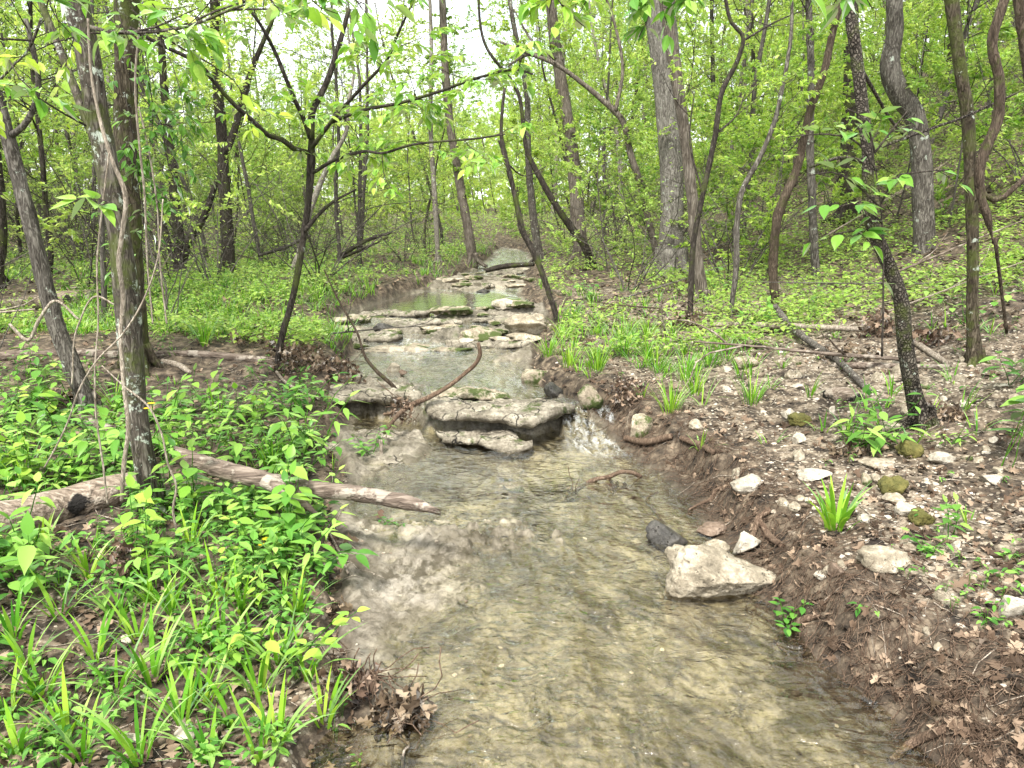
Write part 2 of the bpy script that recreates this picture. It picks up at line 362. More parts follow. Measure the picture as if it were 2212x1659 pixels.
def rock_mat(name, dark, mid, pale, moss=0, wet=0, strata=0):
    m, t, o = new_mat(name); v = coords(t); n = noise(t, v, 7, 8, .65); f = noise(t, v, 45, 6, .7); pit = voro(t, v, 38)
    h = mth(t, 'ADD', mth(t, 'MULTIPLY', n, .7), mth(t, 'MULTIPLY', f, .45))
    if strata:
        h = mth(t, 'ADD', mth(t, 'MULTIPLY', h, .8), mth(t, 'MULTIPLY', noise(t, coords(t, (2.5, 2.5, 75)), 1, 4, .6, .3), .24))
    c = ramp(t, h, [(.38, dark), (.55, mid), (.72, pale)])
    if strata:
        ck = voro(t, mixv(t, coords(t, (3.2, 5, 3)), v, 6, .35), 1.0, 'DISTANCE_TO_EDGE'); c = mix(t, mth(t, 'MULTIPLY', mrange(t, ck, .022, .004), mrange(t, noise(t, v, 2.5, 3), .42, .5)), c, (.012, .01, .008))
        h = mth(t, 'SUBTRACT', h, mth(t, 'MULTIPLY', mrange(t, ck, .03, .0), .5))
    c = mix(t, mth(t, 'MULTIPLY', mrange(t, pit, .22, .1), mrange(t, n, .45, .6)), c, dark)
    if moss: 
        geo = nd(t, "NewGeometry"); sx = nd(t, "SeparateXYZ"); t.links.new(geo.outputs["Normal"], sx.inputs[0])
        c = mix(t, mrange(t, noise(t, v, 5, 6, .75), .62-.17*moss, .70-.17*moss), c, (.05, .07, .014))
    hh = mth(t, 'SUBTRACT', h, mth(t, 'MULTIPLY', mrange(t, pit, .25, .0), .35))
    finish(t, o, c, .35 if wet else .85, bump(t, hh, .022), .4); return m
M['rock'] = rock_mat("limestone", (.07, .058, .04), (.24, .205, .15), (.50, .445, .355))
M['rock_pale'] = rock_mat("bleached_limestone", (.13, .11, .08), (.34, .305, .245), (.58, .535, .46))
M['rock_moss'] = rock_mat("mossy_limestone", (.06, .048, .03), (.27, .225, .165), (.52, .46, .36), .9)
M['rock_dark'] = rock_mat("wet_dark_rock", (.010, .009, .008), (.035, .032, .028), (.11, .10, .09), 0, 1)
M['rock_red'] = rock_mat("reddish_rock", (.06, .04, .028), (.15, .105, .075), (.28, .215, .165))
M['moss'] = rock_mat("moss_pad", (.03, .035, .008), (.08, .075, .016), (.16, .14, .04))

# ground sheet: bare limestone bed and soil, split by a mask
def ground_mat():
    m, t, o = new_mat("creek_ground"); v = coords(t); bed = attr(t, "bed"); wet = attr(t, "wet"); ledg = attr(t, "ledge"); grav = attr(t, "grav"); ex = attr(t, "slab")
    vs = coords(t, (1, .55, 1))
    big = noise(t, v, 1.7, 7, .62, .6); med = noise(t, vs, 6, 8, .68, .5); fin = noise(t, v, 42, 6, .7); cr = noise(t, coords(t, (.6, 1.4, 3)), 5, 6, .6, 1.2)
    h = mth(t, 'ADD', mth(t, 'MULTIPLY', big, .35), mth(t, 'ADD', mth(t, 'MULTIPLY', med, .5), mth(t, 'MULTIPLY', fin, .3)))
    rock = ramp(t, h, [(.40, (.016, .013, .008)), (.47, (.058, .049, .032)), (.525, (.135, .115, .079)), (.64, (.31, .275, .205))])
    dry = ramp(t, h, [(.41, (.03, .025, .018)), (.48, (.085, .073, .054)), (.55, (.18, .157, .122)), (.67, (.32, .285, .232))])
    bare = ramp(t, h, [(.40, (.045, .038, .027)), (.48, (.125, .108, .082)), (.56, (.215, .19, .152)), (.68, (.30, .272, .228))])
    rock = mix(t, mth(t, 'MULTIPLY', ex, mrange(t, wet, .75, .2)), mix(t, wet, dry, rock), bare)
    stain = mrange(t, noise(t, coords(t, (1, .6, 1)), 3.2, 7, .7, .8), .53, .60); rock = mix(t, mth(t, 'MULTIPLY', stain, .85), rock, (.045, .036, .02))
    rock = mix(t, mth(t, 'MULTIPLY', mrange(t, noise(t, coords(t, (1, .5, 1)), 1.3, 6, .65, 1.5), .48, .60), .55), rock, (.06, .05, .03))
    lr = ramp(t, h, [(.43, (.014, .012, .009)), (.50, (.06, .053, .04)), (.58, (.15, .135, .106)), (.68, (.32, .29, .24))])
    rock = mix(t, mth(t, 'MULTIPLY', ledg, .85), rock, lr)
    rock = mix(t, mth(t, 'MULTIPLY', mth(t, 'MULTIPLY', ledg, mrange(t, noise(t, v, 4.5, 6, .7), .55, .62)), .75), rock, (.045, .06, .013))
    sn = noise(t, v, 11, 8, .7); soil = ramp(t, sn, [(.38, (.014, .010, .007)), (.50, (.065, .048, .033)), (.58, (.13, .10, .07)), (.68, (.24, .19, .135))])
    vc = nd(t, "TexVoronoi"); vc.inputs["Scale"].default_value = 42; vc.inputs["Randomness"].default_value = 1; t.links.new(v, vc.inputs["Vector"])
    sep = nd(t, "SeparateColor"); t.links.new(vc.outputs["Color"], sep.inputs[0])
    stone = mth(t, 'MULTIPLY', mrange(t, vc.outputs["Distance"], .42, .34), mth(t, 'GREATER_THAN', sep.outputs[0], .45))
    scol = ramp(t, sep.outputs[1], [(0, (.15, .115, .08)), (.5, (.30, .25, .19)), (1, (.52, .47, .39))])
    gv = mth(t, 'MULTIPLY', stone, mrange(t, grav, .15, .6))
    sand = ramp(t, noise(t, v, 20, 8, .75), [(.38, (.035, .026, .018)), (.48, (.14, .11, .078)), (.56, (.27, .225, .17)), (.68, (.44, .385, .31))])
    soil = mix(t, mrange(t, mth(t, 'ADD', grav, mth(t, 'MULTIPLY', mth(t, 'SUBTRACT', sn, .5), 1.6)), .45, .7), soil, sand)
    soil = mix(t, gv, soil, scol)
    rock = mix(t, mth(t, 'MULTIPLY', mrange(t, noise(t, coords(t, (1, .8, 1)), 12, 7, .75, 1.2), .5, .62), .5), rock, (.04, .033, .02))
    rock = mix(t, mth(t, 'SUBTRACT', 1, attr(t, 'pale')), rock, mix(t, sn, (.015, .011, .008), (.09, .066, .045)))
    c = mix(t, bed, soil, rock)
    hh = mth(t, 'ADD', mth(t, 'MULTIPLY', h, 1.2), mth(t, 'MULTIPLY', gv, .35))
    nrm = bump(t, hh, .02)
    nrm = bump(t, cr, .015, .6, nrm)
    rg = mrange(t, mth(t, 'MULTIPLY', wet, bed), 0, 1, .9, .32)
    finish(t, o, c, rg, nrm, .35); return m
M['ground'] = ground_mat()
def water_mat():
    m, t, o = new_mat("creek_water"); fl = attr(t, "flow"); foam = attr(t, "foam")
    w1 = noise(t, coords(t, (.7, 1, 1)), 13, 3, .5, 1.2); w2 = noise(t, coords(t, (.6, 1, 1)), 34, 2, .5, 1.5); w0 = noise(t, coords(t, (1, .6, 1)), 4, 2, .5, 1.5)
    hh = mth(t, 'ADD', mth(t, 'MULTIPLY', w1, .6), mth(t, 'ADD', mth(t, 'MULTIPLY', w2, .10), mth(t, 'MULTIPLY', w0, 1.3)))
    hh = mth(t, 'MULTIPLY', hh, fl); nrm = bump(t, hh, .05)
    g = nd(t, "BsdfGlossy"); g.inputs["Roughness"].default_value = .07; g.inputs[0].default_value = (1, 1, 1, 1); t.links.new(nrm, g.inputs["Normal"])
    tr = nd(t, "BsdfTransparent"); tr.inputs[0].default_value = (.96, .94, .82, 1)
    fr = nd(t, "Fresnel"); fr.inputs[0].default_value = 1.33; t.links.new(nrm, fr.inputs["Normal"])
    a = nd(t, "MixShader"); t.links.new(mth(t, 'MINIMUM', mth(t, 'MULTIPLY', fr.outputs[0], 2.2), 1), a.inputs[0]); t.links.new(tr.outputs[0], a.inputs[1]); t.links.new(g.outputs[0], a.inputs[2])
    f = nd(t, "BsdfDiffuse"); f.inputs[0].default_value = (.82, .85, .86, 1)
    fm = mth(t, 'MULTIPLY', foam, mrange(t, noise(t, coords(t, (1, .22, .5)), 30, 4, .6, 1.0), .46, .85, 0, .55))
    b = nd(t, "MixShader"); t.links.new(fm, b.inputs[0]); t.links.new(a.outputs[0], b.inputs[1]); t.links.new(f.outputs[0], b.inputs[2])
    t.links.new(b.outputs[0], o.inputs[0]); return m
M['water'] = water_mat()

# ------------------------------------------------------------------ the ground sheet and the water
def fan(y0, r, ymax, cols, back=True):
    ys = []
    y = y0
    while y < ymax: ys.append(y); y *= 1+r
    ys = np.array(([-6, -4, -2, -1, -.2, .3] if back else [])+[q for q in ys])
    t = np.linspace(-1, 1, cols); t = np.sign(t)*(.55*np.abs(t)+.45*np.abs(t)**3)
    Y = np.repeat(ys[:, None], cols, 1); Wd = 3.6+np.maximum(ys, 0)*1.25; X = Wd[:, None]*t[None]
    i = np.arange(len(ys)-1)[:, None]*cols; j = np.arange(cols-1)[None]
    Fq = np.stack([i+j, i+j+1, i+cols+j+1, i+cols+j], -1).reshape(-1, 4)
    return X.ravel(), Y.ravel(), Fq
X, Y, Fq = fan(.7, .0052, 150, 1000)
Z, Wt, out, dR, dL, bedm, wetm, ledm, exm = ground(X, Y, True)
gravm = np.clip(sst(0, .6, dR)*(1-sst(3.2, 4.6, X-.04*Y))*(1-sst(10, 14, Y))*(.75+.5*fbm(X*1.2, Y*1.2, 3, 101))+(dL > 0)*.75*(fbm(X*1.5, Y*1.5, 3, 102)+.35)*(Y < 4.2)+(dL > 0)*.45*(fbm(X*1.5, Y*1.5, 3, 102)+.2)*(Y >= 4.2), 0, 1)
gravm = np.maximum(gravm*.62, .75*blob(X, Y, 2.6, 7.2, 1.9, 1.0))
palem = np.maximum.reduce([sst(.03, .15, -out+.10*fbm(X*4, Y*4, 3, 150)), exm, ledm, sst(0, .06, dL*0-(X-xR(Y))-.25)*(Y > 8), blob(X, Y, -.95, 4.85, .8, .75, .5), sst(-.02, .10, (X-xL(Y))+.03*fbm(X*6, Y*6, 2, 151))*(X < .2)])
me = mesh_np("creek_ground", np.stack([X, Y, Z], 1), [Fq], M['ground'], {"bed": bedm, "wet": wetm*bedm, "ledge": ledm, "grav": gravm, "slab": exm, "pale": np.clip(palem, 0, 1)})
tag(link("ground", me), "forest floor and limestone creek bed", kind="structure")
X, Y, Fq = fan(1.0, .0075, 60, 800, False)
Wt = water(X, Y); Zg, _, out, *_r = ground(X, Y, True)
rip = .005*fbm(X*9, Y*5, 3, 201)+.003*fbm(X*22, Y*14, 2, 202)
s = Y-ledge(X); fallz = sst(.32, .45, X)*(1-sst(.80, 1.0, X))*sst(-.5, -.3, s)*(1-sst(.15, .35, s))
calm = np.clip(blob(X, Y, -1.2, 11.4, 2.2, 1.7, .7)+sst(12.6, 13, Y)*(1-sst(15, 16, Y))*.7+.55*blob(X, Y, -.1, 4.55, .9, .5, .6)+.6*blob(X, Y, .3, 6.3, .8, .55), 0, 1)
flow = np.clip(.9-.82*calm, .06, 1)+.4*fallz
flow *= np.clip(1.0+.4*sst(1, 0, np.abs(Y-7.6)), 0, 1.5)
foam = np.clip(.8*fallz+.8*blob(X, Y, .62, 4.98, .38, .22, .3)+.8*blob(X, Y, -1.05, 8.1, .55, .7, .3)+.25*blob(X, Y, -.6, 7.4, .8, .6, .3), 0, 1)
zw = Wt+rip*np.clip(flow, .1, 1.5)+fallz*.005*fbm(X*20, Y*6, 2, 205)
keepv = (out < .2) & (zw > Zg-.03)
keep = keepv[Fq].any(1) & (np.ptp(Wt[Fq], axis=1) < .05); Fk = Fq[keep]; uq, inv = np.unique(Fk, return_inverse=True)
me = mesh_np("creek_water", np.stack([X, Y, zw], 1)[uq], [inv.reshape(-1, 4)], M['water'], {"flow": flow[uq], "foam": foam[uq]})
tag(link("water", me), "shallow clear creek water", kind="structure")

# ------------------------------------------------------------------ tree building
def rvec(rng, n=None): 
    v = rng.normal(size=(n, 3) if n else 3); return v/np.linalg.norm(v, axis=-1, keepdims=True)
def wander(p0, d, L, n, rng, wob=.25, up=.0):
    P = [np.array(p0, float)]; d = np.array(d, float); d /= np.linalg.norm(d); st = L/(n-1)
    for _ in range(n-1):
        d = d+wob*rng.normal(size=3)*.5+np.array((0, 0, up)); d /= np.linalg.norm(d); P.append(P[-1]+d*st)
    return np.array(P)
class Tree:
    def __init__(s, seed, tpl=LM, leaf=.06, droop=.35): s.rng = np.random.default_rng(seed); s.wood = Geo(); s.tw = Geo(); s.P = []; s.A = []; s.S = []; s.tpl = tpl; s.leaf = leaf; s.droop = droop
    def leafs(s, path, n, t0=.2, cl=2):
        rng = s.rng
        if n <= 0: return
        t = rng.uniform(t0, 1, n)*(len(path)-1); k = np.minimum(t.astype(int), len(path)-2); f = (t-k)[:, None]
        p = path[k]*(1-f)+path[k+1]*f; a = path[k+1]-path[k]; a /= np.linalg.norm(a, axis=1)[:, None]+1e-9
        side = np.cross(a, (0, 0, 1.)); side *= rng.choice([-1, 1], n)[:, None]
        A = a*.6+side*rng.uniform(.4, 1.2, (n, 1))+rvec(rng, n)*.45; A[:, 2] -= s.droop*rng.uniform(.2, 1.6, n)
        s.P.append(p+side*.01); s.A.append(A); s.S.append(s.leaf*rng.uniform(.55, 1.15, n))
    def branch(s, p0, d, L, r, lev, maxlev, nl, up=.05, kids=5, wob=.3, bare=0.0, sides=4):
        rng = s.rng; n = 4+int(L*2.2) if lev < maxlev else 4; P = wander(p0, d, L, min(n, 9), rng, wob, up)
        tube(s.wood if r > .012 else s.tw, P, np.linspace(r, r*.3, len(P)), sides if r > .012 else 3, cap=False)
        if lev >= maxlev: s.leafs(P, nl, .1); return
        for i in range(kids):
            t = rng.uniform(.25, 1) if i else 1.0; q = t*(len(P)-1); k = min(int(q), len(P)-2); p = P[k]+(P[k+1]-P[k])*(q-k)
            a = P[k+1]-P[k]; a /= np.linalg.norm(a); sd = rvec(rng)*np.array((1, 1, .35)); sd = sd-a*sd.dot(a); sd /= np.linalg.norm(sd)
            dd = a*.75+sd*rng.uniform(.5, 1.1) if i else a
            if rng.random() < bare and lev > 0: s.branch(p, dd, L*.5, r*.45, maxlev, maxlev, 0, up, 0, wob)
            else: s.branch(p, dd, L*rng.uniform(.38, .62), r*.45, lev+1, maxlev, nl, up, kids, wob, bare, 4)
    def crown(s, mat, loc):
        if not s.P: return None
        P = np.concatenate(s.P); A = np.concatenate(s.A); S = np.concatenate(s.S); n = len(P); G = Geo()
        N = np.array((0, 0, 1.))+rvec(s.rng, n)*.55; leaves(G, P, A, N, S, s.tpl, s.rng); return G.mesh("crown", mat, loc, False)
def root_flare(G, base, r, rng, n=5):
    for i in range(n):
        a = rng.uniform(0, 6.28)+i; d = np.array((math.cos(a), math.sin(a), 0)); P = [base+np.array((0, 0, r*1.6))+d*r*.55, base+np.array((0, 0, r*.5))+d*r*.95, base+d*r*1.7+np.array((0, 0, -.02)), base+d*r*2.6+np.array((0, 0, -.08))]
        tube(G, smooth_path(P, r*.4), np.linspace(r*.45, r*.16, len(smooth_path(P, r*.4))), 6, .2, i)

# ------------------------------------------------------------------ named trees, traced in the photograph and stood on the ground
OCC = []          # (x, y, clearance) of what is already standing
def path3(px, Y, dY=0, ground_base=True):
    """px: (u,v,width) ; first point on the ground when ground_base"""
    P = []; n = len(px)
    for i, q in enumerate(px):
        yy = Y+dY*(i/(n-1))
        P.append(np.append(at_y(q[0], q[1], yy), q[2]/F*yy*.52 if len(q) > 2 else .01))
    return np.array(P)
def add_leafy(T, path, r, ntw, nl, tl, up=.0, t0=.1):
    rng = T.rng
    for i in range(ntw):
        q = rng.uniform(t0, 1)*(len(path)-1); k = min(int(q), len(path)-2); p = path[k]+(path[k+1]-path[k])*(q-k)
        a = path[k+1]-path[k]; a /= np.linalg.norm(a)+1e-9; sd = rvec(rng)*np.array((1, 1, .4)); T.branch(p, a*.5+sd*.8, tl*rng.uniform(.5, 1.2), r, 1, 2, nl, up, 3, .3)
def trace_tree(name, label, px, mat='bark_grey', cat='tree', top=7.5, branches=(), seed=1, leaf=.06, nl=9, crownn=12, sides=14, Y=None, leafmat='leaf_mid', tw=0, twl=.6, rough=.13, flare=True, group=None, tpl=LM, lean=None, sink=.12, dY=0, twr=.006, btpl=None):
    b = gp(px[0][0], px[0][1]) if Y is None else at_y(px[0][0], px[0][1], Y)
    Y = b[1]; nl = int(nl*2.2) if Y > 8 else nl; P = path3(px, Y, dY); loc = np.array((b[0], b[1], gz(b[0], b[1]))); T = Tree(seed, tpl, leaf); rng = T.rng
    P[0, :3] = b; P = np.vstack([P[0]-np.array((0, 0, sink, -P[0, 3]*.12)), P])
    infr = len(P)
    if top and P[-1, 2] < top:
        d = P[-1, :3]-P[-2, :3]; d /= np.linalg.norm(d); d = d*.6+np.array((0, 0, .6)); d /= np.linalg.norm(d); L = (top-P[-1, 2]); r0 = P[-1, 3]
        for i in range(1, 5): P = np.vstack([P, np.append(P[-1, :3]+(d+rng.normal(size=3)*.12)*L/4, r0*(1-.19*i))])
    P[:, 1] += np.cumsum(rng.normal(size=len(P))*.02)*np.linspace(0, 1, len(P))
    S = smooth_path(P, max(.02, P[:, 3].max()*.45)); tube(T.wood, S[:, :3], np.maximum(S[:, 3], .004), sides, rough, seed)
    if flare and P[0, 3] > .04: root_flare(T.wood, b, P[0, 3], rng)
    hi = S[S[:, 2] > (at_y(0, 0, Y)[2])]
    if crownn and len(hi) > 3:
        for i in range(crownn):
            k = rng.integers(0, len(hi)); sd = rvec(rng)*np.array((1, 1, .3)); sd[0] = abs(sd[0])*(-1 if hi[k, 0] < 0 else 1) if Y < 12 else sd[0]; T.branch(hi[k, :3], sd+np.array((0, 0, .35)), rng.uniform(1.2, 2.6), max(.012, hi[k, 3]*.3), 0, 2, nl, .03, 4)
    for bpx, bw0, bw1, bdY, leafy in branches:
        n = len(bpx); Q = np.array([np.append(at_y(q[0], q[1], Y+bdY*i/(n-1)), (bw0+(bw1-bw0)*i/(n-1))/F*Y*.5) for i, q in enumerate(bpx)])
        Q = smooth_path(Q, .06); tube(T.wood, Q[:, :3], Q[:, 3], 7, .1, seed+3, cap=True)
        if leafy: add_leafy(T, Q[:, :3], twr, int(leafy), nl, twl)
    if tw: add_leafy(T, S[(S[:, 2] < at_y(0, 0, Y)[2]+.3) & (S[:, 2] > P[1, 2]+.7)][:, :3], twr, tw, nl, twl)
    o = empty(name, loc); link("trunk", T.wood.mesh("trunk", M[mat], loc), o)
    m = T.tw.mesh("twigs", M['twig'], loc); 
    if m: link("twig_sprays", m, o)
    m = T.crown(M[leafmat], loc)
    if m: link("crown", m, o)
    tag(o, label, cat, group); OCC.append((b[0], b[1], .25+P[1, 3]*3)); return o
TR = trace_tree
TR("leaning_tree", "grey flaky-barked tree leaning left at the far left, with one pale upcurving side branch", [(188,882,39),(160,800,35.9),(120,700,34.3),(85,570,31.2),(48,420,29.6),(15,300,28.1),(-20,180,26.5),(-60,20,25)], 'bark_grey', seed=11,
   branches=[([(25,292),(52,270),(75,225),(83,170),(72,110),(55,40)], 14, 9, -.2, 4)], crownn=8, tw=3)
TR("mossy_tree", "thick mossy trunk with grey lichen patches standing in the left foreground", [(338,1100,54.8),(315,1000,45.9),(296,880,44.4),(283,760,48.8),(272,640,48.8),(258,520,44.4),(235,400,44.4),(205,250,42.9),(180,100,45.9),(158,0,48.8)], 'bark_lichen', seed=12, sides=28, rough=.10,
   branches=[([(215,330),(165,200),(130,110),(90,10),(60,-60)], 20, 12, .3, 5), ([(185,55),(230,68),(300,70),(380,62),(440,45),(500,20),(560,0)], 9, 4, -.3, 5), ([(90,40),(60,110),(20,150),(-20,190)], 6, 3, .2, 2)], crownn=12, leaf=.075, tpl=LM)
TR("vine_clad_tree", "dark upright trunk just behind the mossy one, hung with creeper leaves", [(300,792,53.3),(292,690,44.7),(286,560,43),(280,440,41.3),(273,300,41.3),(272,150,43),(275,0,44.7)], 'bark_moss', seed=13, sides=22, crownn=10, tw=0)
TR("forked_tree", "slim dark tree with a fork at mid height, behind the left grass bank", [(497,602,28.9),(492,520,25.5),(484,420,23.8),(478,300,20.4),(468,170,20.4),(464,0,18.7)], 'bark_dark', seed=14, crownn=8, tw=12, leaf=.055, nl=14,
   branches=[([(488,330),(512,262),(530,190),(560,110),(590,40)], 16, 8, .2, 6)])
TR("multi_stem_tree", "clump of three grey stems spreading from one foot behind the left grass", [(390,604,30),(388,540,24),(378,440,20),(368,330,17),(352,190,15),(340,60,12)], 'bark_dark', seed=15, crownn=8, tw=8, nl=14,
   branches=[([(392,570),(410,520),(440,470),(458,420),(476,370)], 18, 11, .2, 3), ([(386,580),(362,520),(345,460),(335,410)], 17, 9, .2, 3)])
TR("creekside_sapling", "dark branching sapling by the left bank with long limbs reaching over the creek", [(598,800,12.9),(608,730,13.7),(632,640,12.9),(645,560,13.7),(657,480,13.7),(665,400,15.2),(668,335,16.7),(670,298,13.7)], 'bark_dark', seed=16, top=0, crownn=0, leaf=.085, nl=8, tpl=LM, leafmat='leaf_near', twl=.32, twr=.004, tw=0, flare=False,
   branches=[([(670,299),(654,252),(637,217),(619,173),(595,114),(579,82),(560,49),(528,7),(500,-40)], 10, 5, -.5, 7), ([(672,300),(677,233),(693,205),(712,161),(726,117),(740,70),(754,19)], 15, 9, .1, 3),
             ([(675,318),(717,261),(749,224),(794,175),(838,126),(857,79),(894,0),(915,-50)], 9, 3, -.9, 10), ([(716,264),(740,254),(796,236),(866,222),(948,198),(1032,168),(1110,150),(1150,160)], 8, 3, -1.7, 20),
             ([(677,373),(714,350),(749,336),(789,327),(826,331),(889,313),(1032,299),(1090,290)], 8, 2.5, -1.6, 12), ([(663,329),(633,320),(609,301),(579,292),(546,261),(509,229),(467,182),(432,140),(350,98),(280,60)], 12, 6, -.9, 9),
             ([(657,500),(690,462),(720,436),(770,409)], 10, 4, .2, 0)])
TR("pale_sapling", "pale grey slanting sapling behind the dark creekside sapling", [(630,602,12.8),(652,530,12.8),(668,460,12.8),(682,420,12),(720,335,9.8),(745,290,8.2),(752,220,6.8)], 'bark_pale', seed=17, top=5, crownn=4, tw=8, nl=12)
TR("leaning_grey_tree", "grey trunk leaning left where the creek bends out of sight", [(1020,568,22),(1015,520,20),(1001,440,18),(985,350,17),(970,250,16),(960,120,15),(955,0,14)], 'bark_shag', seed=18, top=12, crownn=5, tw=16, nl=22, leaf=.075)
TR("thin_pale_tree", "thin pale trunk left of the creek bend", [(946,566,11),(942,480,11),(936,380,10),(930,280,9),(932,120,8)], 'bark_pale', seed=19, top=10, crownn=4, tw=12, nl=20, leaf=.075)
TR("dead_leaning_sapling", "dark bare sapling leaning left over the middle of the creek", [(1203,694,11.4),(1188,640,11.4),(1172,592,12.3),(1150,540,12.3),(1130,500,13.2),(1118,450,11.4),(1106,395,10.6),(1094,350,10.6),(1082,302,12.3)], 'bark_dark', seed=20, top=0, crownn=0, tw=0, flare=False,
   branches=[([(1088,330),(1083,290),(1085,240),(1090,190)], 9, 6, .0, 0), ([(1093,350),(1130,380),(1180,360)], 4, 2, .3, 0)])
TR("creek_oak", "tall grey-brown tree right of the creek bend with a kink near its top", [(1258,570,36),(1250,500,30),(1246,430,28),(1238,350,28),(1228,270,24),(1214,190,24),(1202,110,22),(1190,0,20)], 'bark_shag', seed=21, top=13, crownn=7, tw=12, nl=22, leaf=.07,
   branches=[([(1216,130),(1180,118),(1140,118),(1100,140)], 11, 5, -.3, 4)])
TR("slender_bank_tree", "slender straight grey trunk behind the dead leaning sapling", [(1166,566,20),(1156,500,17),(1148,430,15),(1141,340,13),(1138,200,11)], 'bark_grey', seed=22, top=11, crownn=5, tw=16, nl=22, leaf=.07)
TR("curved_bank_tree", "dark thin tree curving left beside the tall grey-brown tree", [(1276,582,18),(1262,530,17),(1240,500,16),(1205,450,13),(1170,390,12),(1140,330,9)], 'bark_dark', seed=23, top=7, crownn=5, tw=4, nl=18, leaf=.07)
TR("big_oak", "thickest trunk in the picture, grey and straight, right of the creek", [(1447,594,58),(1450,520,50),(1452,440,46),(1449,330,47),(1444,222,52),(1436,110,56),(1424,0,60)], 'bark_oak', seed=24, sides=26, rough=.07, top=14, crownn=14, tw=0, nl=22, leaf=.07)
TR("shaggy_tree", "reddish shaggy-barked trunk crossing in front of the thickest trunk", [(1517,652,27),(1506,560,24.3),(1500,470,23.4),(1490,370,22.5),(1477,267,22.5),(1460,150,23.4),(1440,20,23.4)], 'bark_shag', seed=25, sides=18, rough=.12, top=11, crownn=10, tw=0, nl=16)
TR("crooked_sapling", "thin dark crooked sapling in front of the shaggy trunk, brown leaf debris round its foot", [(1490,700,13),(1493,610,12),(1497,533,11),(1518,422,11),(1545,289,11),(1558,200,10),(1594,124,9),(1602,84,8),(1576,49,7),(1562,0,7)], 'bark_dark', seed=26, top=5.5, crownn=4, tw=0, nl=10, flare=False,
   branches=[([(1518,420),(1490,300),(1500,200)], 5, 2, .2, 2), ([(1602,90),(1670,50),(1740,20)], 5, 2, .2, 3), ([(1545,290),(1590,250),(1610,200)], 5, 2, .2, 2)])
TR("arching_tree", "tree whose crown arches left in one long bare limb over the creek", [(1421,580,14.4),(1412,520,13.68),(1400,470,13.68),(1385,400,13.68),(1362,330,12.96),(1346,262,12.24),(1300,214,10.8),(1260,180,9.36),(1200,138,8.64),(1130,110,6.48),(1080,90,4.32)], 'bark_shag', seed=27, top=0, crownn=0, tw=0, nl=18, leaf=.07, twl=.8,
   branches=[([(1330,240),(1345,150),(1330,60),(1300,-30)], 8, 5, .3, 4), ([(1200,138),(1150,90),(1110,20)], 5, 3, .2, 4)])
TR("curved_dark_tree", "dark rough stem bowing right, beside the wavy lone log on the right bank", [(1674,668,17.6),(1670,590,18.4),(1674,511,18.4),(1680,467,19.2),(1700,415,18.4),(1718,378,16.8),(1738,300,16),(1749,249,15.2),(1780,156,15.2),(1798,80,14.4),(1816,0,13.6)], 'bark_vine', seed=28, sides=16, rough=.16, crownn=6, tw=0, flare=False)
TR("checkered_tree", "rough tree with blocky checkered bark leaning left on the stony right bank", [(1988,916,46.8),(1972,850,34.3),(1958,780,32.8),(1949,733,31.2),(1938,644,29.6),(1905,556,27.3),(1874,480,25),(1867,400,22.6),(1868,330,22.6),(1866,267,23.4),(1851,133,22.6),(1834,0,22.6)], 'bark_block', seed=29, sides=26, rough=.06, crownn=8, tw=0,
   branches=[([(1868,350),(1820,340),(1780,350),(1750,362)], 9, 4, -.4, 0), ([(1850,130),(1890,200),(1925,260),(1960,300)], 9, 5, .5, 0), ([(1870,335),(1909,316),(1994,284),(2082,253),(2150,222),(2240,180)], 7, 5, .5, 0)])
TR("twisted_old_tree", "big pale grey tree with an S-shaped bend on the right hillside", [(1996,540,45.76),(1995,470,41.36),(1994,400,40.48),(1989,311,38.72),(1976,245,38.72),(1940,190,40.48),(1927,140,36.96),(1938,70,31.68),(1936,0,29.92)], 'bark_grey', seed=30, flare=False, sides=24, rough=.08, top=12, crownn=12, nl=20, leaf=.07, tw=0)
TR("mossy_straight_tree", "straight greenish-brown trunk at the right with mossy bark", [(2104,782,32),(2101,690,24),(2100,556,22.4),(2096,400,23.2),(2087,244,24),(2069,133,23.2),(2051,0,25.6)], 'bark_moss', seed=31, sides=22, rough=.07, crownn=8, tw=2)
TR("hooked_vine_stem", "thick brown woody vine hooking down and back up at the right edge", [(2150,520,14),(2134,470,16),(2117,400,18),(2121,350,20),(2140,305,20),(2154,270,20),(2158,178,19),(2147,85,18),(2172,0,17)], 'bark_vine', 'vine', seed=32, sides=14, rough=.12, crownn=0, top=6.5, Y=4.6, flare=False, sink=0,
   branches=[([(2117,400),(2130,425),(2156,433),(2185,410),(2230,370)], 13, 11, .0, 0), ([(2150,520),(2160,600),(2175,720)], 8, 7, .2, 0)])
TR("edge_tree", "dark trunk cut off by the picture's upper right corner", [(2262,760,40),(2255,600,34),(2245,400,30),(2228,180,28),(2205,0,30)], 'bark_vine', seed=33, Y=3.9, crownn=3, tw=0, sides=16, flare=False)
TR("hillside_tree", "mid grey trunk on the hillside between the checkered and curved dark trees", [(1762,612,18),(1757,520,17),(1752,400,16),(1748,300,16),(1750,150,14),(1745,0,13)], 'bark_grey', seed=34, top=11, crownn=10, tw=10, nl=20)
TR("far_hill_tree", "broad dim trunk on the hillside behind the checkered tree", [(1832,470,34),(1832,400,32),(1834,300,30),(1838,180,28),(1840,40,26)], 'bark_dark', seed=35, top=13, crownn=10, tw=0, nl=20, Y=13.5)
TR("slanting_sapling", "thin sapling slanting right, between the shaggy and curved dark stems", [(1577,690,10),(1590,580,12),(1592,480,12),(1600,420,11),(1640,340,10),(1672,260,9),(1690,180,8),(1705,80,7)], 'bark_grey', seed=36, top=6, crownn=4, tw=5, nl=14)
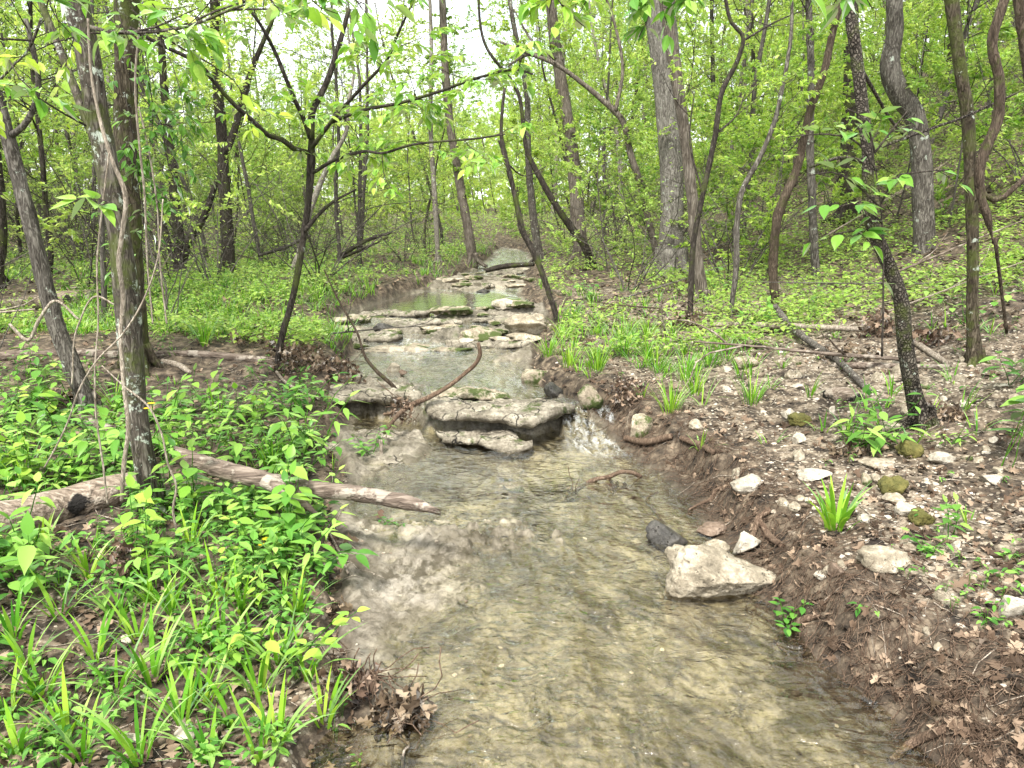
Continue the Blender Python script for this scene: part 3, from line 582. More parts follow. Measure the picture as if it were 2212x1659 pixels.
TR("far_left_tree", "dim slim trunk behind the leaning tree at the far left", [(-6,600,26),(2,520,24),(0,440,22),(-10,300,20)], 'bark_dark', seed=37, top=10, crownn=8, tw=4, nl=18, Y=9)

# ------------------------------------------------------------------ woods behind: a few trees built once, then copied
def make_tree(name, seed, h, r, c0, nlimb, limbL, nl, leaf, mat, leafmat, kids=4, up=.06, tilt=.06, bare=.1):
    T = Tree(seed, LQ, leaf, .25); rng = T.rng
    P = wander((0, 0, -.2), (rng.normal()*tilt, rng.normal()*tilt, 1), h, 12, rng, .13, .12); R = np.interp(np.linspace(0, 1, 12), [0, .05, .3, .8, 1], [r*1.25, r, r*.85, r*.4, r*.12])
    tube(T.wood, P, R, 9, .08, seed, cap=False)
    for i in range(nlimb):
        t = c0+(1-c0)*(i+rng.random())/nlimb; q = t*11; k = min(int(q), 10); p = P[k]+(P[k+1]-P[k])*(q-k); a = rng.uniform(0, 6.28)
        L = limbL*(1-.45*abs(t-.5))*rng.uniform(.6, 1.2); T.branch(p, (math.cos(a), math.sin(a), rng.uniform(.1, .7)), L, max(.008, r*.30*(1-t*.6)), 0, 2, nl, up, kids, .32, bare)
    o = empty(name, (0, 0, 0)); link("trunk", T.wood.mesh("trunk", mat), o)
    m = T.tw.mesh("twigs", M['twig'])
    if m: link("twig_sprays", m, o)
    link("crown", T.crown(leafmat, (0, 0, 0)), o); return o
def copy_thing(src, loc, rz, s, label=None, group=None, cat=None):
    o = src.copy(); col.objects.link(o); o.location = loc; o.rotation_euler = (0, 0, rz); o.scale = (s, s, s)
    for ch in src.children:
        c = ch.copy(); col.objects.link(c); c.parent = o
    if label: o["label"] = label
    if group: o["group"] = group
    if cat: o["category"] = cat
    return o
protos = []
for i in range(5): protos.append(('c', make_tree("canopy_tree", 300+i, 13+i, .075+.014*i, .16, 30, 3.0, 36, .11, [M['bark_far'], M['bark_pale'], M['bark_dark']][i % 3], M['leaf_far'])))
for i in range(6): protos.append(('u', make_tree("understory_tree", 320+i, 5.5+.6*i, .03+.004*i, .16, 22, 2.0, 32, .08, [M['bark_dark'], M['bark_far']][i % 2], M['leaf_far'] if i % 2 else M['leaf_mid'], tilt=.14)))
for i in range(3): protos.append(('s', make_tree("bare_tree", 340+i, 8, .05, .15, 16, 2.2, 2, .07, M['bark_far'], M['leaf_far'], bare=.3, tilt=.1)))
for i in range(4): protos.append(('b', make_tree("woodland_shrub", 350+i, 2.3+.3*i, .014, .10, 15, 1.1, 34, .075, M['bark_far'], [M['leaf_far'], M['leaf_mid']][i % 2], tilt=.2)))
PR = {k: [p for q, p in protos if q == k] for k in 'cusb'}
def make_brush(seed):
    T = Tree(seed, LQ, .06, .2); r_ = T.rng
    for i in range(9):
        a = r_.uniform(0, 6.283); p = np.array((r_.normal()*.05, r_.normal()*.05, -.05)); P = wander(p, (math.cos(a)*.55, math.sin(a)*.55, 1), r_.uniform(1.2, 2.6), 10, r_, .22, -.05); tube(T.wood, P, np.linspace(.011, .003, 10), 5, cap=False)
        for k in range(7):
            q = P[r_.integers(3, 9)]; T.branch(q, rvec(r_)*np.array((1, 1, .5))+np.array((0, 0, .3)), r_.uniform(.4, .9), .004, 1, 2, 1, .0, 3, .35)
    o = empty("bare_bush", (0, 0, 0)); link("stems", T.wood.mesh("stems", M['bark_far']), o); m = T.tw.mesh("twig_sprays", M['bark_far']); link("twig_sprays", m, o)
    c = T.crown(M['leaf_far'], (0, 0, 0))
    if c: link("crown", c, o)
    return o
PR['k'] = [make_brush(380+i) for i in range(4)]
rng = np.random.default_rng(77)
used = set()
def side_of(x, y): return "left of" if x < (xL(np.array([y]))[0]+xR(np.array([y]))[0])/2 else "right of"
def plant(kind, x, y, s=1):
    src = PR[kind][rng.integers(len(PR[kind]))]; sd = side_of(x, y); z = gz(x, y)-.05
    far = "deep in the woods" if y > 26 else "in the near woods"
    if sd == "right of" and x > 5: where = "on the hillside right of the creek"
    else: where = f"{far} {sd} the creek"
    nm = {'c': "tall slim-trunked tree with pale yellow-green spring leaves", 'u': "small understory tree with layered lime-green leaves", 's': "thin nearly leafless grey tree", 'b': "loose leafy shrub with lime-green leaves", 'k': "grey bush of thin nearly bare arching stems"}[kind]
    o = src if src.name not in used else copy_thing(src, (0, 0, 0), 0, 1)
    used.add(src.name); o.location = (x, y, z); o.rotation_euler = (0, 0, rng.uniform(0, 6.28)); s *= rng.uniform(.8, 1.2); o.scale = (s, s, s)
    tag(o, f"{nm} {where}", {'b': 'shrub', 'k': 'bush'}.get(kind, 'tree'), f"{ {'c':'tall trees','u':'understory trees','s':'bare thin trees','b':'shrubs','k':'bare bushes'}[kind]} {where}")
def okpos(x, y, gap, lo=.8):
    if abs(x) > y*.80+3: return False
    if max(x-xR(np.array([y]))[0], xL(np.array([y]))[0]-x) < lo: return False
    return all((x-a)**2+(y-b)**2 > max(c, gap)**2 for a, b, c in OCC)
def corridor(x, y): return y > 13 and -.40*y-1 < x < .03*y+.5
def scatter(kind, n, y0, y1, gap, lo=.8, s=1, side=0, xmin=-99, xmax=99):
    k = 0; tries = 0
    while k < n and tries < n*60:
        tries += 1; y = y0+(y1-y0)*rng.random()**.8; x = rng.uniform(-1, 1)*(y*.8+3)
        if side and (x < 0) != (side < 0): continue
        if not (xmin < x < xmax) or not okpos(x, y, gap, lo): continue
        if kind == 'c' and corridor(x, y) and rng.random() < (.82 if y < 45 else .5): continue
        plant(kind, x, y, s*(.78 if corridor(x, y) and kind != 'b' else 1)); OCC.append((x, y, gap*.8)); k += 1
scatter('u', 24, 12.8, 21, 1.2, 1.2)
scatter('u', 9, 8, 13, 1.5, 2.6, side=-1, xmax=-3.2)
scatter('s', 22, 11, 24, 1.0, 1.6, side=-1)
scatter('s', 10, 9, 24, 1.2, 1.8, side=1)
scatter('c', 22, 16, 40, 1.8, 2.0)
scatter('u', 48, 18, 46, 1.6, 1.2)
scatter('b', 80, 8.5, 34, .8, 1.0)
scatter('k', 46, 8.5, 22, .7, 1.0, side=-1)
scatter('k', 7, 5.2, 8.5, .6, 1.2, .6, side=-1, xmax=-2.6)
scatter('k', 26, 9, 24, .8, 1.0, side=1)
scatter('c', 32, 34, 62, 2.0, 1.0, 1.1)
scatter('u', 40, 44, 64, 1.8, .5, 1.4)

# ------------------------------------------------------------------ rocks
_ico = {}
def ico(sub):
    if sub not in _ico:
        bm = bmesh.new(); bmesh.ops.create_icosphere(bm, subdivisions=sub, radius=1)
        _ico[sub] = (np.array([v.co[:] for v in bm.verts]), np.array([[v.index for v in f.verts] for f in bm.faces])); bm.free()
    return _ico[sub]
def rockV(seed, size, sub=4, cuts=9, nz_=.12, flat=.0):
    r = np.random.default_rng(seed); V, Fc = ico(sub); V = V.copy(); V *= 1+.25*fbm3(V*1.1, 2, seed)[:, None]
    for i in range(cuts):
        n = rvec(r); c = r.uniform(.45, .8); d = V@n; V -= n[None]*np.maximum(d-c, 0)[:, None]*.92
    V *= 1+nz_*fbm3(V*2.3, 4, seed+5, .6)[:, None]+.35*nz_*(1-2*np.abs(fbm3(V*7, 3, seed+6)))[:, None]
    V /= np.abs(V).max(0)[None]; return V*np.array(size)[None]/2, Fc
def rock_px(u, v, wpx, hr, dr, mat, label, seed, rz=0, name="rock", cat="rock", sub=4, sink=.25, group=None, cuts=9, Y=None, nz_=.12):
    """v is the row of the rock's foot"""
    b = gp(u, v) if Y is None else at_y(u, v, Y); wd = wpx/F*np.hypot(b[1], H-b[2]); sz = (wd, wd*dr, wd*hr*(1+sink)); V, Fc = rockV(seed, sz, sub, cuts, nz_)
    c, s_ = math.cos(rz), math.sin(rz); V = np.stack([V[:, 0]*c-V[:, 1]*s_, V[:, 0]*s_+V[:, 1]*c, V[:, 2]], 1); loc = np.array((b[0], b[1]+wd*dr*.4, b[2]))
    V[:, 2] += sz[2]*(.5-sink/(1+sink)); me = mesh_np(name, V, [Fc], M[mat]); o = link(name, me, None, loc); tag(o, label, cat, group); OCC.append((loc[0], loc[1], wd*.6)); return o
RK = rock_px
RK(1548, 1330, 276, .50, .60, 'rock', "largest pale limestone boulder, long and pitted, lying in the water against the right bank", 501, -.35, "boulder", "boulder", 5, .15, nz_=.16)
RK(1442, 1200, 104, .55, .8, 'rock_dark', "wet black rock touching the upstream end of the largest boulder", 502, .2, sub=4)
RK(1551, 1205, 64, .55, .8, 'rock', "small tan rock just behind the largest boulder", 503)
RK(1619, 1196, 72, .5, .7, 'rock_pale', "pale pointed rock on the bank behind the largest boulder", 504, .3)
RK(1547, 1160, 74, .3, .8, 'rock_red', "flat reddish brown rock at the water's edge upstream of the black wet rock", 505)
RK(1620, 1064, 76, .42, .7, 'rock_pale', "oblong cream stone on the root-tangled right bank above the creek", 506, .2)
RK(1762, 1040, 92, .25, .6, 'rock_pale', "whitest pitted stone beside the dark-green lily-like grass tuft", 507)
RK(1925, 1240, 110, .4, .7, 'rock', "broad tan stone half sunk in brown leaves on the lower right bank", 508, -.2)
RK(1811, 1252, 42, .8, .8, 'rock_red', "small brown upright stone left of the broad tan stone", 509)
RK(1961, 1122, 56, .6, .8, 'rock_pale', "white knobby stone left of the round moss pad", 510)
RK(1935, 1092, 46, .5, .8, 'rock', "rounded tan stone above the white knobby stone", 511)
RK(2043, 1006, 56, .4, .8, 'rock_pale', "squarish pale stone among pebbles right of the checkered tree's foot", 512)
RK(2151, 1050, 62, .35, .7, 'rock_pale', "flat-topped pale stone near the right edge of the gravel", 513)
RK(1907, 1016, 84, .22, .6, 'rock', "thin flat slab of tan stone below the big-leaved seedling", 514)
RK(1727, 962, 34, .7, .8, 'rock_pale', "small cream stone below the moss tuft by the big-leaved seedling", 515)
RK(1715, 912, 46, .6, .7, 'rock_pale', "chalky pale stone left of the big-leaved seedling", 516)
RK(1923, 934, 58, .4, .8, 'rock', "flat pale stone between the big-leaved seedling and the checkered tree", 517)
RK(1387, 948, 62, .8, .8, 'rock_moss', "mossy rock at the water's edge right of the little waterfall", 518, cuts=7)
RK(1503, 932, 42, .6, .8, 'rock', "cream rock on the bank right of the mossy waterfall rock", 519)
RK(1615, 800, 60, .5, .7, 'rock_moss', "grey blocky rock by the grass behind the right bank", 520)
RK(2196, 1340, 70, .6, .8, 'rock_pale', "cream block cut by the right edge of the picture", 521)
RK(1275, 888, 58, .95, .8, 'rock_moss', "angular grey-green rock at the head of the little waterfall", 522, cuts=8)
RK(1196, 866, 46, .8, .9, 'rock_dark', "dark rounded rock left of the angular waterfall rock", 523)
RK(1152, 838, 84, .55, .8, 'rock_moss', "undercut rock with moss at the right edge of the upper pool", 524, sub=4)
RK(1034, 741, 100, .34, .6, 'rock_moss', "long brown slab rock in the rapids", 525, .1, cuts=7)
RK(1132, 728, 104, .45, .8, 'rock', "grey broken rock pile-like lump right of the long brown slab", 526, nz_=.25)
RK(1008, 745, 36, .35, .8, 'rock_pale', "small pale stone lying against the long brown slab", 527)
RK(1092, 1040, 36, .7, .8, 'rock_pale', "small white rock standing in the middle of the lower pool", 528)
RK(1112, 1066, 60, .35, .6, 'rock_moss', "brown wedge-shaped rock just below the small white one in the pool", 529, -.3)
RK(822, 722, 56, .4, .7, 'rock_dark', "dark rounded rock at the left start of the rapids", 530)
RK(1030, 852, 80, .32, .5, 'rock_moss', "mossy lump on top of the rock ledge", 531, .2)
RK(846, 806, 34, .6, .8, 'rock', "pale stone at the left edge of the rapids", 532)
RK(868, 812, 22, .6, .8, 'rock_red', "little brown stone right of the pale stone by the rapids", 533)
RK(1042, 634, 34, .3, .6, 'rock_dark', "small dark flat rock in the far still pool", 534)
RK(1000, 662, 26, .8, .9, 'rock_dark', "small dark knob standing in the near side of the far still pool", 535)
RK(770, 705, 90, .3, .5, 'rock_moss', "mossy rock step on the left of the rapids", 536)
RK(1095, 668, 70, .3, .6, 'rock_pale', "pale rubble-like rock right of the far still pool", 537)
RK(1160, 700, 50, .5, .8, 'rock', "grey rock at the foot of the dead leaning sapling", 538)
# broad flat plates of limestone that make the ledges across the creek
def plate(label, x0, x1, yf, depth, ztop, thick, seed, tilt=0, mat='rock_ledge'):
    nx, ny = max(20, int((x1-x0)/.022)), max(12, int(depth/.022)); t = np.linspace(0, 1, nx)[:, None]*np.ones((1, ny)); u = np.linspace(0, 1, ny)[None]*np.ones((nx, 1))
    x = x0+(x1-x0)*t; f = yf(x) if callable(yf) else yf+0*x; e = .09*fbm(x*3+seed, x*0+seed, 4, seed)+.03*fbm(x*13, x*0+seed, 3, seed+1); dd = depth*(1+.25*fbm(x*2, x*0+5, 2, seed+2))*np.clip(np.minimum(t, 1-t)*5, .25, 1)
    y = f+e+dd*u+depth*.25*(1-np.clip(np.minimum(t, 1-t)*5, 0, 1)); y[:] += 0
    x = x+.05*fbm(y*4, y*0+seed, 3, seed+3)*(np.abs(t-.5) > .42)
    q = fbm(x*3.1, y*6, 4, seed+4); st = np.floor(q*4)/4+.25*sst(.55, .95, (q*4) % 1)
    edge = np.minimum(np.minimum(t, 1-t)*nx, np.minimum(u, 1-u)*ny); rnd = .018*np.exp(-edge/1.1)
    zt = ztop+tilt*(t-.5)+.045*st+.012*fbm(x*14, y*18, 4, seed+5)-.012*(1-2*np.abs(fbm(x*9, y*14, 3, seed+8)))-rnd
    zb = ztop-thick*(1+.3*fbm(x*4, y*4, 2, seed+6))+.5*rnd
    cx, cy = x.mean(), y.mean(); k = np.clip(.93-.02*fbm(x*6, y*6, 2, seed+7), 0, 1); xb = cx+(x-cx)*k; yb_ = y+(cy-y)*.14
    V = np.concatenate([np.stack([x, y, zt], -1).reshape(-1, 3), np.stack([x-(x-cx)*-.012, y-.012*np.sign(cy-y), zt-thick*.35], -1).reshape(-1, 3), np.stack([xb, yb_, zb], -1).reshape(-1, 3)]); N_ = nx*ny
    i_, j_ = np.meshgrid(np.arange(nx-1), np.arange(ny-1), indexing='ij'); a = (i_*ny+j_).ravel(); top = np.stack([a, a+ny, a+ny+1, a+1], 1); bot = top[:, ::-1]+2*N_
    ring = np.concatenate([np.arange(nx-1)*ny, (nx-1)*ny+np.arange(ny-1), (np.arange(nx-1, 0, -1))*ny+ny-1, np.arange(ny-1, 0, -1)]); r2 = np.roll(ring, -1)
    s1 = np.stack([ring, ring+N_, r2+N_, r2], 1); s2 = np.stack([ring+N_, ring+2*N_, r2+2*N_, r2+N_], 1); loc = np.array((cx, cy, ztop))
    fs = np.concatenate([top, bot, s1, s2]); uq, inv = np.unique(fs, return_inverse=True)
    tag(link("flat_rock", mesh_np("flat_rock", V[uq]-loc, [inv.reshape(-1, 4)], M[mat]), None, loc), label, "rock")
M['rock_ledge'] = rock_mat("ledge_limestone", (.022, .018, .012), (.15, .13, .098), (.40, .36, .29), .45, 0, 1)
plate("broad pitted main slab of the ledge, running to the little waterfall", -.72, .42, lambda x: ledge(x)-.10, .72, .185, .085, 801, -.03)
plate("dark left slab of the ledge tucked under the leafy bank", -1.55, -.70, lambda x: ledge(x)-.05, .55, .20, .09, 802, .02)
plate("lower wet step just in front of the main ledge slab", -.55, .12, lambda x: ledge(x)-.28, .36, .055, .07, 803, .0)
plate("tilted mossy slab lying on the left half of the main ledge slab", -.62, .0, 5.62, .26, .235, .05, 804, -.04, 'rock_moss')
plate("low grey shelf left of the lower pool under the hooked stick", -1.25, -.52, 4.62, .62, .035, .06, 805, -.03)
k_ = 0
for yy, xa, xb_, dp in [(8.15, -.75, .2, .35), (8.45, -2.0, -1.2, .35), (8.75, -.9, -.1, .3), (8.95, -.1, .5, .4), (9.25, -1.6, -.6, .32), (9.45, -.5, .35, .3), (9.8, -2.1, -1.1, .3), (9.95, -1.0, .2, .35), (13.3, -1.2, -.3, .5), (13.9, -.9, .1, .5), (14.7, -.8, .2, .6), (15.8, -.6, .3, .7), (17.2, -.3, .4, .8)]:
    plate(["flat layered slab in the riffle, %s", "flat layered slab on the far creek bed, %s"][yy > 12] % ["nearest the rapids in mid-creek", "against the left bank", "second in mid-creek behind the rapids", "against the right bank", "left of centre behind the second row", "right of centre in the third row", "at the left corner of the still pool", "along the near rim of the still pool", "at the left rim behind the still pool", "just behind the still pool", "halfway to the fallen bridging log", "next to the bridging log", "beyond the bridging log"][k_], xa, xb_, yy, dp, float(water(np.array([(xa+xb_)/2]), np.array([yy]))[0])+.05, .07, 820+k_, .02); k_ += 1
rg = np.random.default_rng(5)
for i in range(90):
    u = rg.uniform(1560, 2210); v = rg.uniform(900, 1500) if i % 3 else rg.uniform(780, 900)
    g = gp(u, v)
    if g[0]-xR(np.array([g[1]]))[0] < .12 or any((g[0]-a)**2+(g[1]-b)**2 < (c*.7)**2 for a, b, c in OCC[-60:]): continue
    RK(u, v, rg.uniform(16, 40)*(1 if v < 1200 else 1.3), rg.uniform(.3, .7), rg.uniform(.6, .9), ['rock_pale', 'rock', 'rock_moss', 'rock'][i % 4], "small pale angular limestone cobble lying loose on the stony right bank", 600+i, rg.uniform(0, 3), "cobble", "stone", 3, .7, "cobbles on the right bank", 8)
for i, (u, v, wp) in enumerate([(655, 1500+0, 0)]): pass
for i, (u, v, wp) in enumerate([(375, 2130, 0)]): pass
RK(384, 1592+20, 62, .45, .8, 'rock_pale', "pale flat stone among seedlings low in the left foreground", 700)
RK(280, 1612, 46, .4, .8, 'rock_pale', "pale stone at the bottom left, left of the pale flat stone", 701)
RK(268, 1395, 30, .6, .8, 'rock_pale', "little white stone between the wide grass blades on the left bank", 702)
for i in range(60):      # rubble in the riffle and on the far creek bed
    y = rg.uniform(8.0, 10.1) if i < 38 else rg.uniform(13.2, 18); x = rg.uniform(float(xL(y)), float(xR(y)))
    z = gz(x, y); wd = rg.uniform(.16, .62); V, Fc = rockV(720+i, (wd, wd*rg.uniform(.5, .8), min(.11, wd*rg.uniform(.18, .34))), 4, 6, .2)
    tag(link("creek_stone", mesh_np("creek_stone", V, [Fc], M[['rock_moss', 'rock_moss', 'rock'][i % 3]]), None, (x, y, z+.02)), "broken limestone piece in the shallow riffle above the rapids" if i < 38 else "limestone piece on the far creek bed past the still pool", "stone", "stones in the riffle" if i < 38 else "stones on the far creek bed")
for i, (u, v, wp, lb) in enumerate([(1731, 922, 50, "moss tuft beside the chalky stone left of the big-leaved seedling"), (1999, 1140, 58, "round dark moss pad among pebbles low on the right bank"), (1975, 990, 56, "moss pad between the big-leaved seedling and the flat pebbles"), (1939, 1072, 62, "moss pad upper left of the round dark one")]):
    RK(u, v, wp, .6, .9, 'moss', lb, 740+i, 0, "moss_pad", "moss", 4, .3, cuts=2, nz_=.2)

# ------------------------------------------------------------------ logs, sticks, vines, roots
def on_ground(px, lift=.4):
    P = []
    for q in px:
        g = gp(q[0], q[1]); r = q[2]/F*np.hypot(g[1], H-g[2])/2; P.append((g[0], g[1], g[2]+r*lift, r))
    return np.array(P)
def stick(name, label, cat, px, mat='stick', Y=None, lift=.5, sides=8, rough=.12, seed=0, prongs=(), cap=True, group=None, dY=0, taper=None):
    P = on_ground(px, lift) if Y is None else np.array([np.append(at_y(q[0], q[1], (Y[i] if hasattr(Y, '__len__') else Y+dY*i/(len(px)-1))), q[2]/F*(Y[i] if hasattr(Y, '__len__') else Y)/2) for i, q in enumerate(px)])
    S = smooth_path(P, max(.012, P[:, 3].max()*.5)); G = Geo(); loc = P[len(P)//2, :3]; tube(G, S[:, :3], S[:, 3], sides, rough, seed, cap=cap)
    if name in ('fallen_log', 'driftwood_log'):
        e = G.V[0]; rr = np.random.default_rng(seed)
        for k in range(2): sl = slice(0, sides) if k else slice(len(S)*sides-sides, len(S)*sides); e[sl] += (S[-1 if not k else 0, :3]-S[-2 if not k else 1, :3])[None]*rr.uniform(-.8, 2.5, (sides, 1))
    o = link(name, G.mesh(name, M[mat], loc), None, loc); tag(o, label, cat, group)
    for pp in prongs:
        Q = np.array([np.append(at_y(q[0], q[1], q[3]), q[2]/F*q[3]/2) for q in pp]); Q = smooth_path(Q, .015); G = Geo(); tube(G, Q[:, :3], Q[:, 3], 8, .12, seed+9)
        link("side_branch", G.mesh("side_branch", M[mat], loc), o)
    return o
stick("fallen_log", "thick rotting log with black charred patches leading out of the left edge", "log", [(-90, 1182, 96), (20, 1150, 88), (100, 1125, 80), (180, 1100, 74), (250, 1080, 68), (312, 1062, 58)], 'log_char', seed=41, sides=26, rough=.12, lift=.55)
yb = gp(560, 1085)[1]
stick("driftwood_log", "bare reddish driftwood log sticking out over the rock, with a broken pale prong", "log", [(395, 985, 36), (470, 1012, 42), (560, 1036, 42), (650, 1056, 42), (740, 1062, 36), (830, 1076, 34), (900, 1090, 28), (936, 1102, 12)], 'log_red', Y=yb-.12, dY=-.35, seed=42, sides=22, rough=.12,
      prongs=[[(575, 1040, 38, yb-.26), (615, 1060, 32, yb-.32), (650, 1084, 24, yb-.36), (684, 1110, 7, yb-.40)]])
stick("fallen_log", "dark brown log behind the leaning tree at the far left", "log", [(-60, 690, 44), (60, 668, 42), (150, 656, 38), (215, 650, 34)], 'log_char', seed=43, sides=16)
stick("fallen_log", "slim pale log running left from behind the mossy trunk", "log", [(-20, 778, 20), (60, 772, 22), (150, 768, 20), (255, 772, 18)], 'log_red', seed=44, sides=12)
stick("fallen_log", "slim brown log running right from the mossy trunk to the leaf-filled bank", "log", [(345, 768, 14), (430, 770, 17), (520, 778, 18), (596, 786, 17)], 'log_red', seed=45, sides=12)
stick("fallen_log", "short weathered log lying in seedlings behind the mossy trunk's foot", "log", [(140, 905, 30), (190, 920, 30), (240, 938, 26)], 'log_red', seed=46, sides=14)
stick("fallen_branch", "short broken pale branch below the slim brown log", "branch", [(350, 782, 10), (385, 792, 13), (412, 808, 10)], 'stick', seed=47)
stick("fallen_pole", "long straight pale pole lying across the stones behind the right bank", "log", [(1525, 717, 10), (1620, 722, 13), (1750, 726, 13), (1872, 729, 11)], 'stick', seed=48, sides=10, lift=3)
stick("fallen_branch", "bleached branch slanting down right of the checkered trunk", "branch", [(1960, 736, 11), (1990, 755, 13), (2020, 775, 13), (2048, 792, 10)], 'stick', seed=49, lift=1)
stick("fallen_log", "brown log lying behind the checkered trunk", "log", [(1800, 792, 12), (1870, 794, 16), (1960, 796, 14), (2045, 796, 12)], 'log_red', seed=50, sides=12)
stick("fallen_log", "short dark split log between the grass tufts and the pale pole", "log", [(1585, 746, 12), (1620, 750, 16), (1655, 756, 10)], 'log_char', seed=51, sides=12)
stick("leaning_log", "wavy lone grey log slanting down right from the curved dark stem's foot to the stones", "log", [(1674, 662, 14), (1700, 696, 15), (1727, 721, 15), (1770, 752, 15), (1807, 777, 15), (1845, 812, 15), (1878, 846, 14)], 'bark_grey', Y=[7.3, 7.0, 6.6, 6.1, 5.7, 5.3, float(gp(1878, 850)[1])], seed=52, sides=12)
stick("driftwood_block", "grey furrowed block of old wood on the stones left of the checkered tree", "driftwood", [(1782, 858, 22), (1810, 860, 32), (1840, 864, 34), (1864, 866, 18)], 'log_char', seed=53, sides=16, rough=.2)
stick("fallen_log", "dark log bridging the far creek", "log", [(1052, 584, 10), (1075, 578, 12), (1110, 573, 11), (1152, 571, 9)], 'bark_dark', Y=15.2, seed=54)
stick("fallen_log", "dark fallen trunk propped up in the thicket left of the creek bend", "log", [(731, 556, 9), (760, 537, 10), (788, 521, 9), (842, 503, 6)], 'bark_dark', Y=14.5, seed=55, prongs=[[(740, 556, 7, 14.5), (790, 535, 6, 14.4), (838, 512, 4, 14.3)]])
stick("fallen_log", "thin grey fallen pole left of the propped dark trunk", "log", [(560, 552, 6), (620, 532, 8), (668, 510, 6)], 'bark_far', Y=13.5, seed=56)
yl = gp(822, 992)[1]
stick("hooked_stick", "brown stick with an upturned hooked end leaning over the rock ledge", "stick", [(1033, 740, 8), (1037, 765, 9), (1030, 782, 9), (1005, 806, 9), (966, 836, 10), (927, 858, 11), (884, 877, 12), (852, 905, 10), (830, 935, 9)], 'root', Y=[5.5, 5.5, 5.5, 5.5, 5.45, 5.4, 5.3, 5.1, 4.95], seed=57, sides=10, rough=.08)
stick("dead_twig", "bleached curved stick below the hooked stick", "stick", [(822, 950, 9), (824, 975, 9), (818, 1000, 8), (803, 1022, 8), (793, 1036, 5)], 'stick', Y=4.75, seed=58)
stick("dead_twig", "thin grey stick rising from the ledge over the left edge of the rapids", "stick", [(700, 582, 3), (722, 630, 4), (745, 672, 5), (772, 720, 5), (792, 776, 7), (812, 800, 9), (845, 830, 9), (872, 858, 6)], 'bark_vine', Y=5.9, seed=59)
stick("dead_twig", "pale stick half buried in the leaf bank left of the ledge", "stick", [(598, 812, 6), (622, 838, 6), (660, 858, 6), (690, 870, 4)], 'stick', seed=60, lift=3)
stick("dead_twig", "long thin grey stick hanging down the left bank onto the bare slab", "stick", [(690, 1110, 3), (712, 1160, 4), (732, 1200, 5), (752, 1248, 5)], 'stick', seed=61, lift=4)
stick("dead_twig", "pale forked twig at the dam of brown leaves by the bottom", "stick", [(862, 1570, 5), (872, 1600, 6), (884, 1622, 6), (876, 1659, 5), (868, 1690, 4)], 'stick', seed=62, lift=3)
stick("woody_vine", "pale vine as thick as a thumb climbing the front of the mossy trunk", "vine", [(263, 1082, 9), (268, 1000, 10), (277, 930, 10), (269, 842, 10), (261, 712, 10), (266, 644, 10), (257, 556, 10), (263, 511, 10), (269, 413, 10), (246, 356, 9), (214, 250, 7), (196, 150, 5), (190, 40, 5)], 'stick', Y=3.33, seed=63, sides=8)
for i, (pp, lb) in enumerate([([(384, 1158, 5), (374, 1104, 6), (380, 1048, 5), (363, 1002, 5), (348, 934, 5), (320, 877, 5), (270, 836, 4), (220, 790, 3)], "thin pale vine arching down right of the mossy trunk"),
    ([(96, 1010, 4), (117, 973, 4), (146, 913, 4), (171, 842, 4), (210, 778, 4), (263, 724, 4), (302, 664, 4), (340, 560, 3), (352, 430, 3)], "long thin stem sweeping up from the left seedlings across the mossy trunk"),
    ([(232, 1090, 5), (222, 1000, 5), (208, 900, 5), (205, 800, 4), (212, 700, 4), (210, 560, 4), (222, 440, 4), (236, 330, 4)], "straight thin vine left of the mossy trunk"),
    ([(330, 700, 4), (318, 560, 4), (312, 420, 5), (300, 300, 5), (292, 180, 5), (300, 60, 4)], "wavy vine hanging against the dark vine-clad trunk"),
    ([(360, 700, 4), (345, 560, 4), (340, 450, 4), (322, 330, 4), (300, 230, 4)], "thin vine hanging right of the dark vine-clad trunk"),
    ([(20, 700, 7), (60, 735, 8), (85, 690, 8), (120, 650, 6), (170, 690, 5)], "crooked pale dead branch in front of the leaning tree"),
    ([(155, 830, 4), (170, 700, 4), (210, 640, 4), (250, 660, 4)], "bent grey stem left of the mossy trunk")]):
    stick("thin_vine", lb, "vine", pp, 'stick', Y=[3.15, 3.0, 3.3, 4.6, 4.9, 4.9, 4.0][i], seed=64+i, sides=6)
ya = gp(1371, 1050)[1]
stick("bare_root", "arching bare root reaching from the right bank over the lower pool", "root", [(1385, 1030, 9), (1371, 1023, 10), (1346, 1019, 10), (1314, 1030, 10), (1282, 1037, 10), (1261, 1048, 9), (1240, 1068, 8), (1232, 1095, 5)], 'root', Y=ya, dY=-.1, seed=75, sides=10, rough=.16,
      prongs=[[(1316, 1030, 8, ya), (1324, 1050, 8, ya), (1328, 1075, 6, ya), (1320, 1098, 4, ya)]])
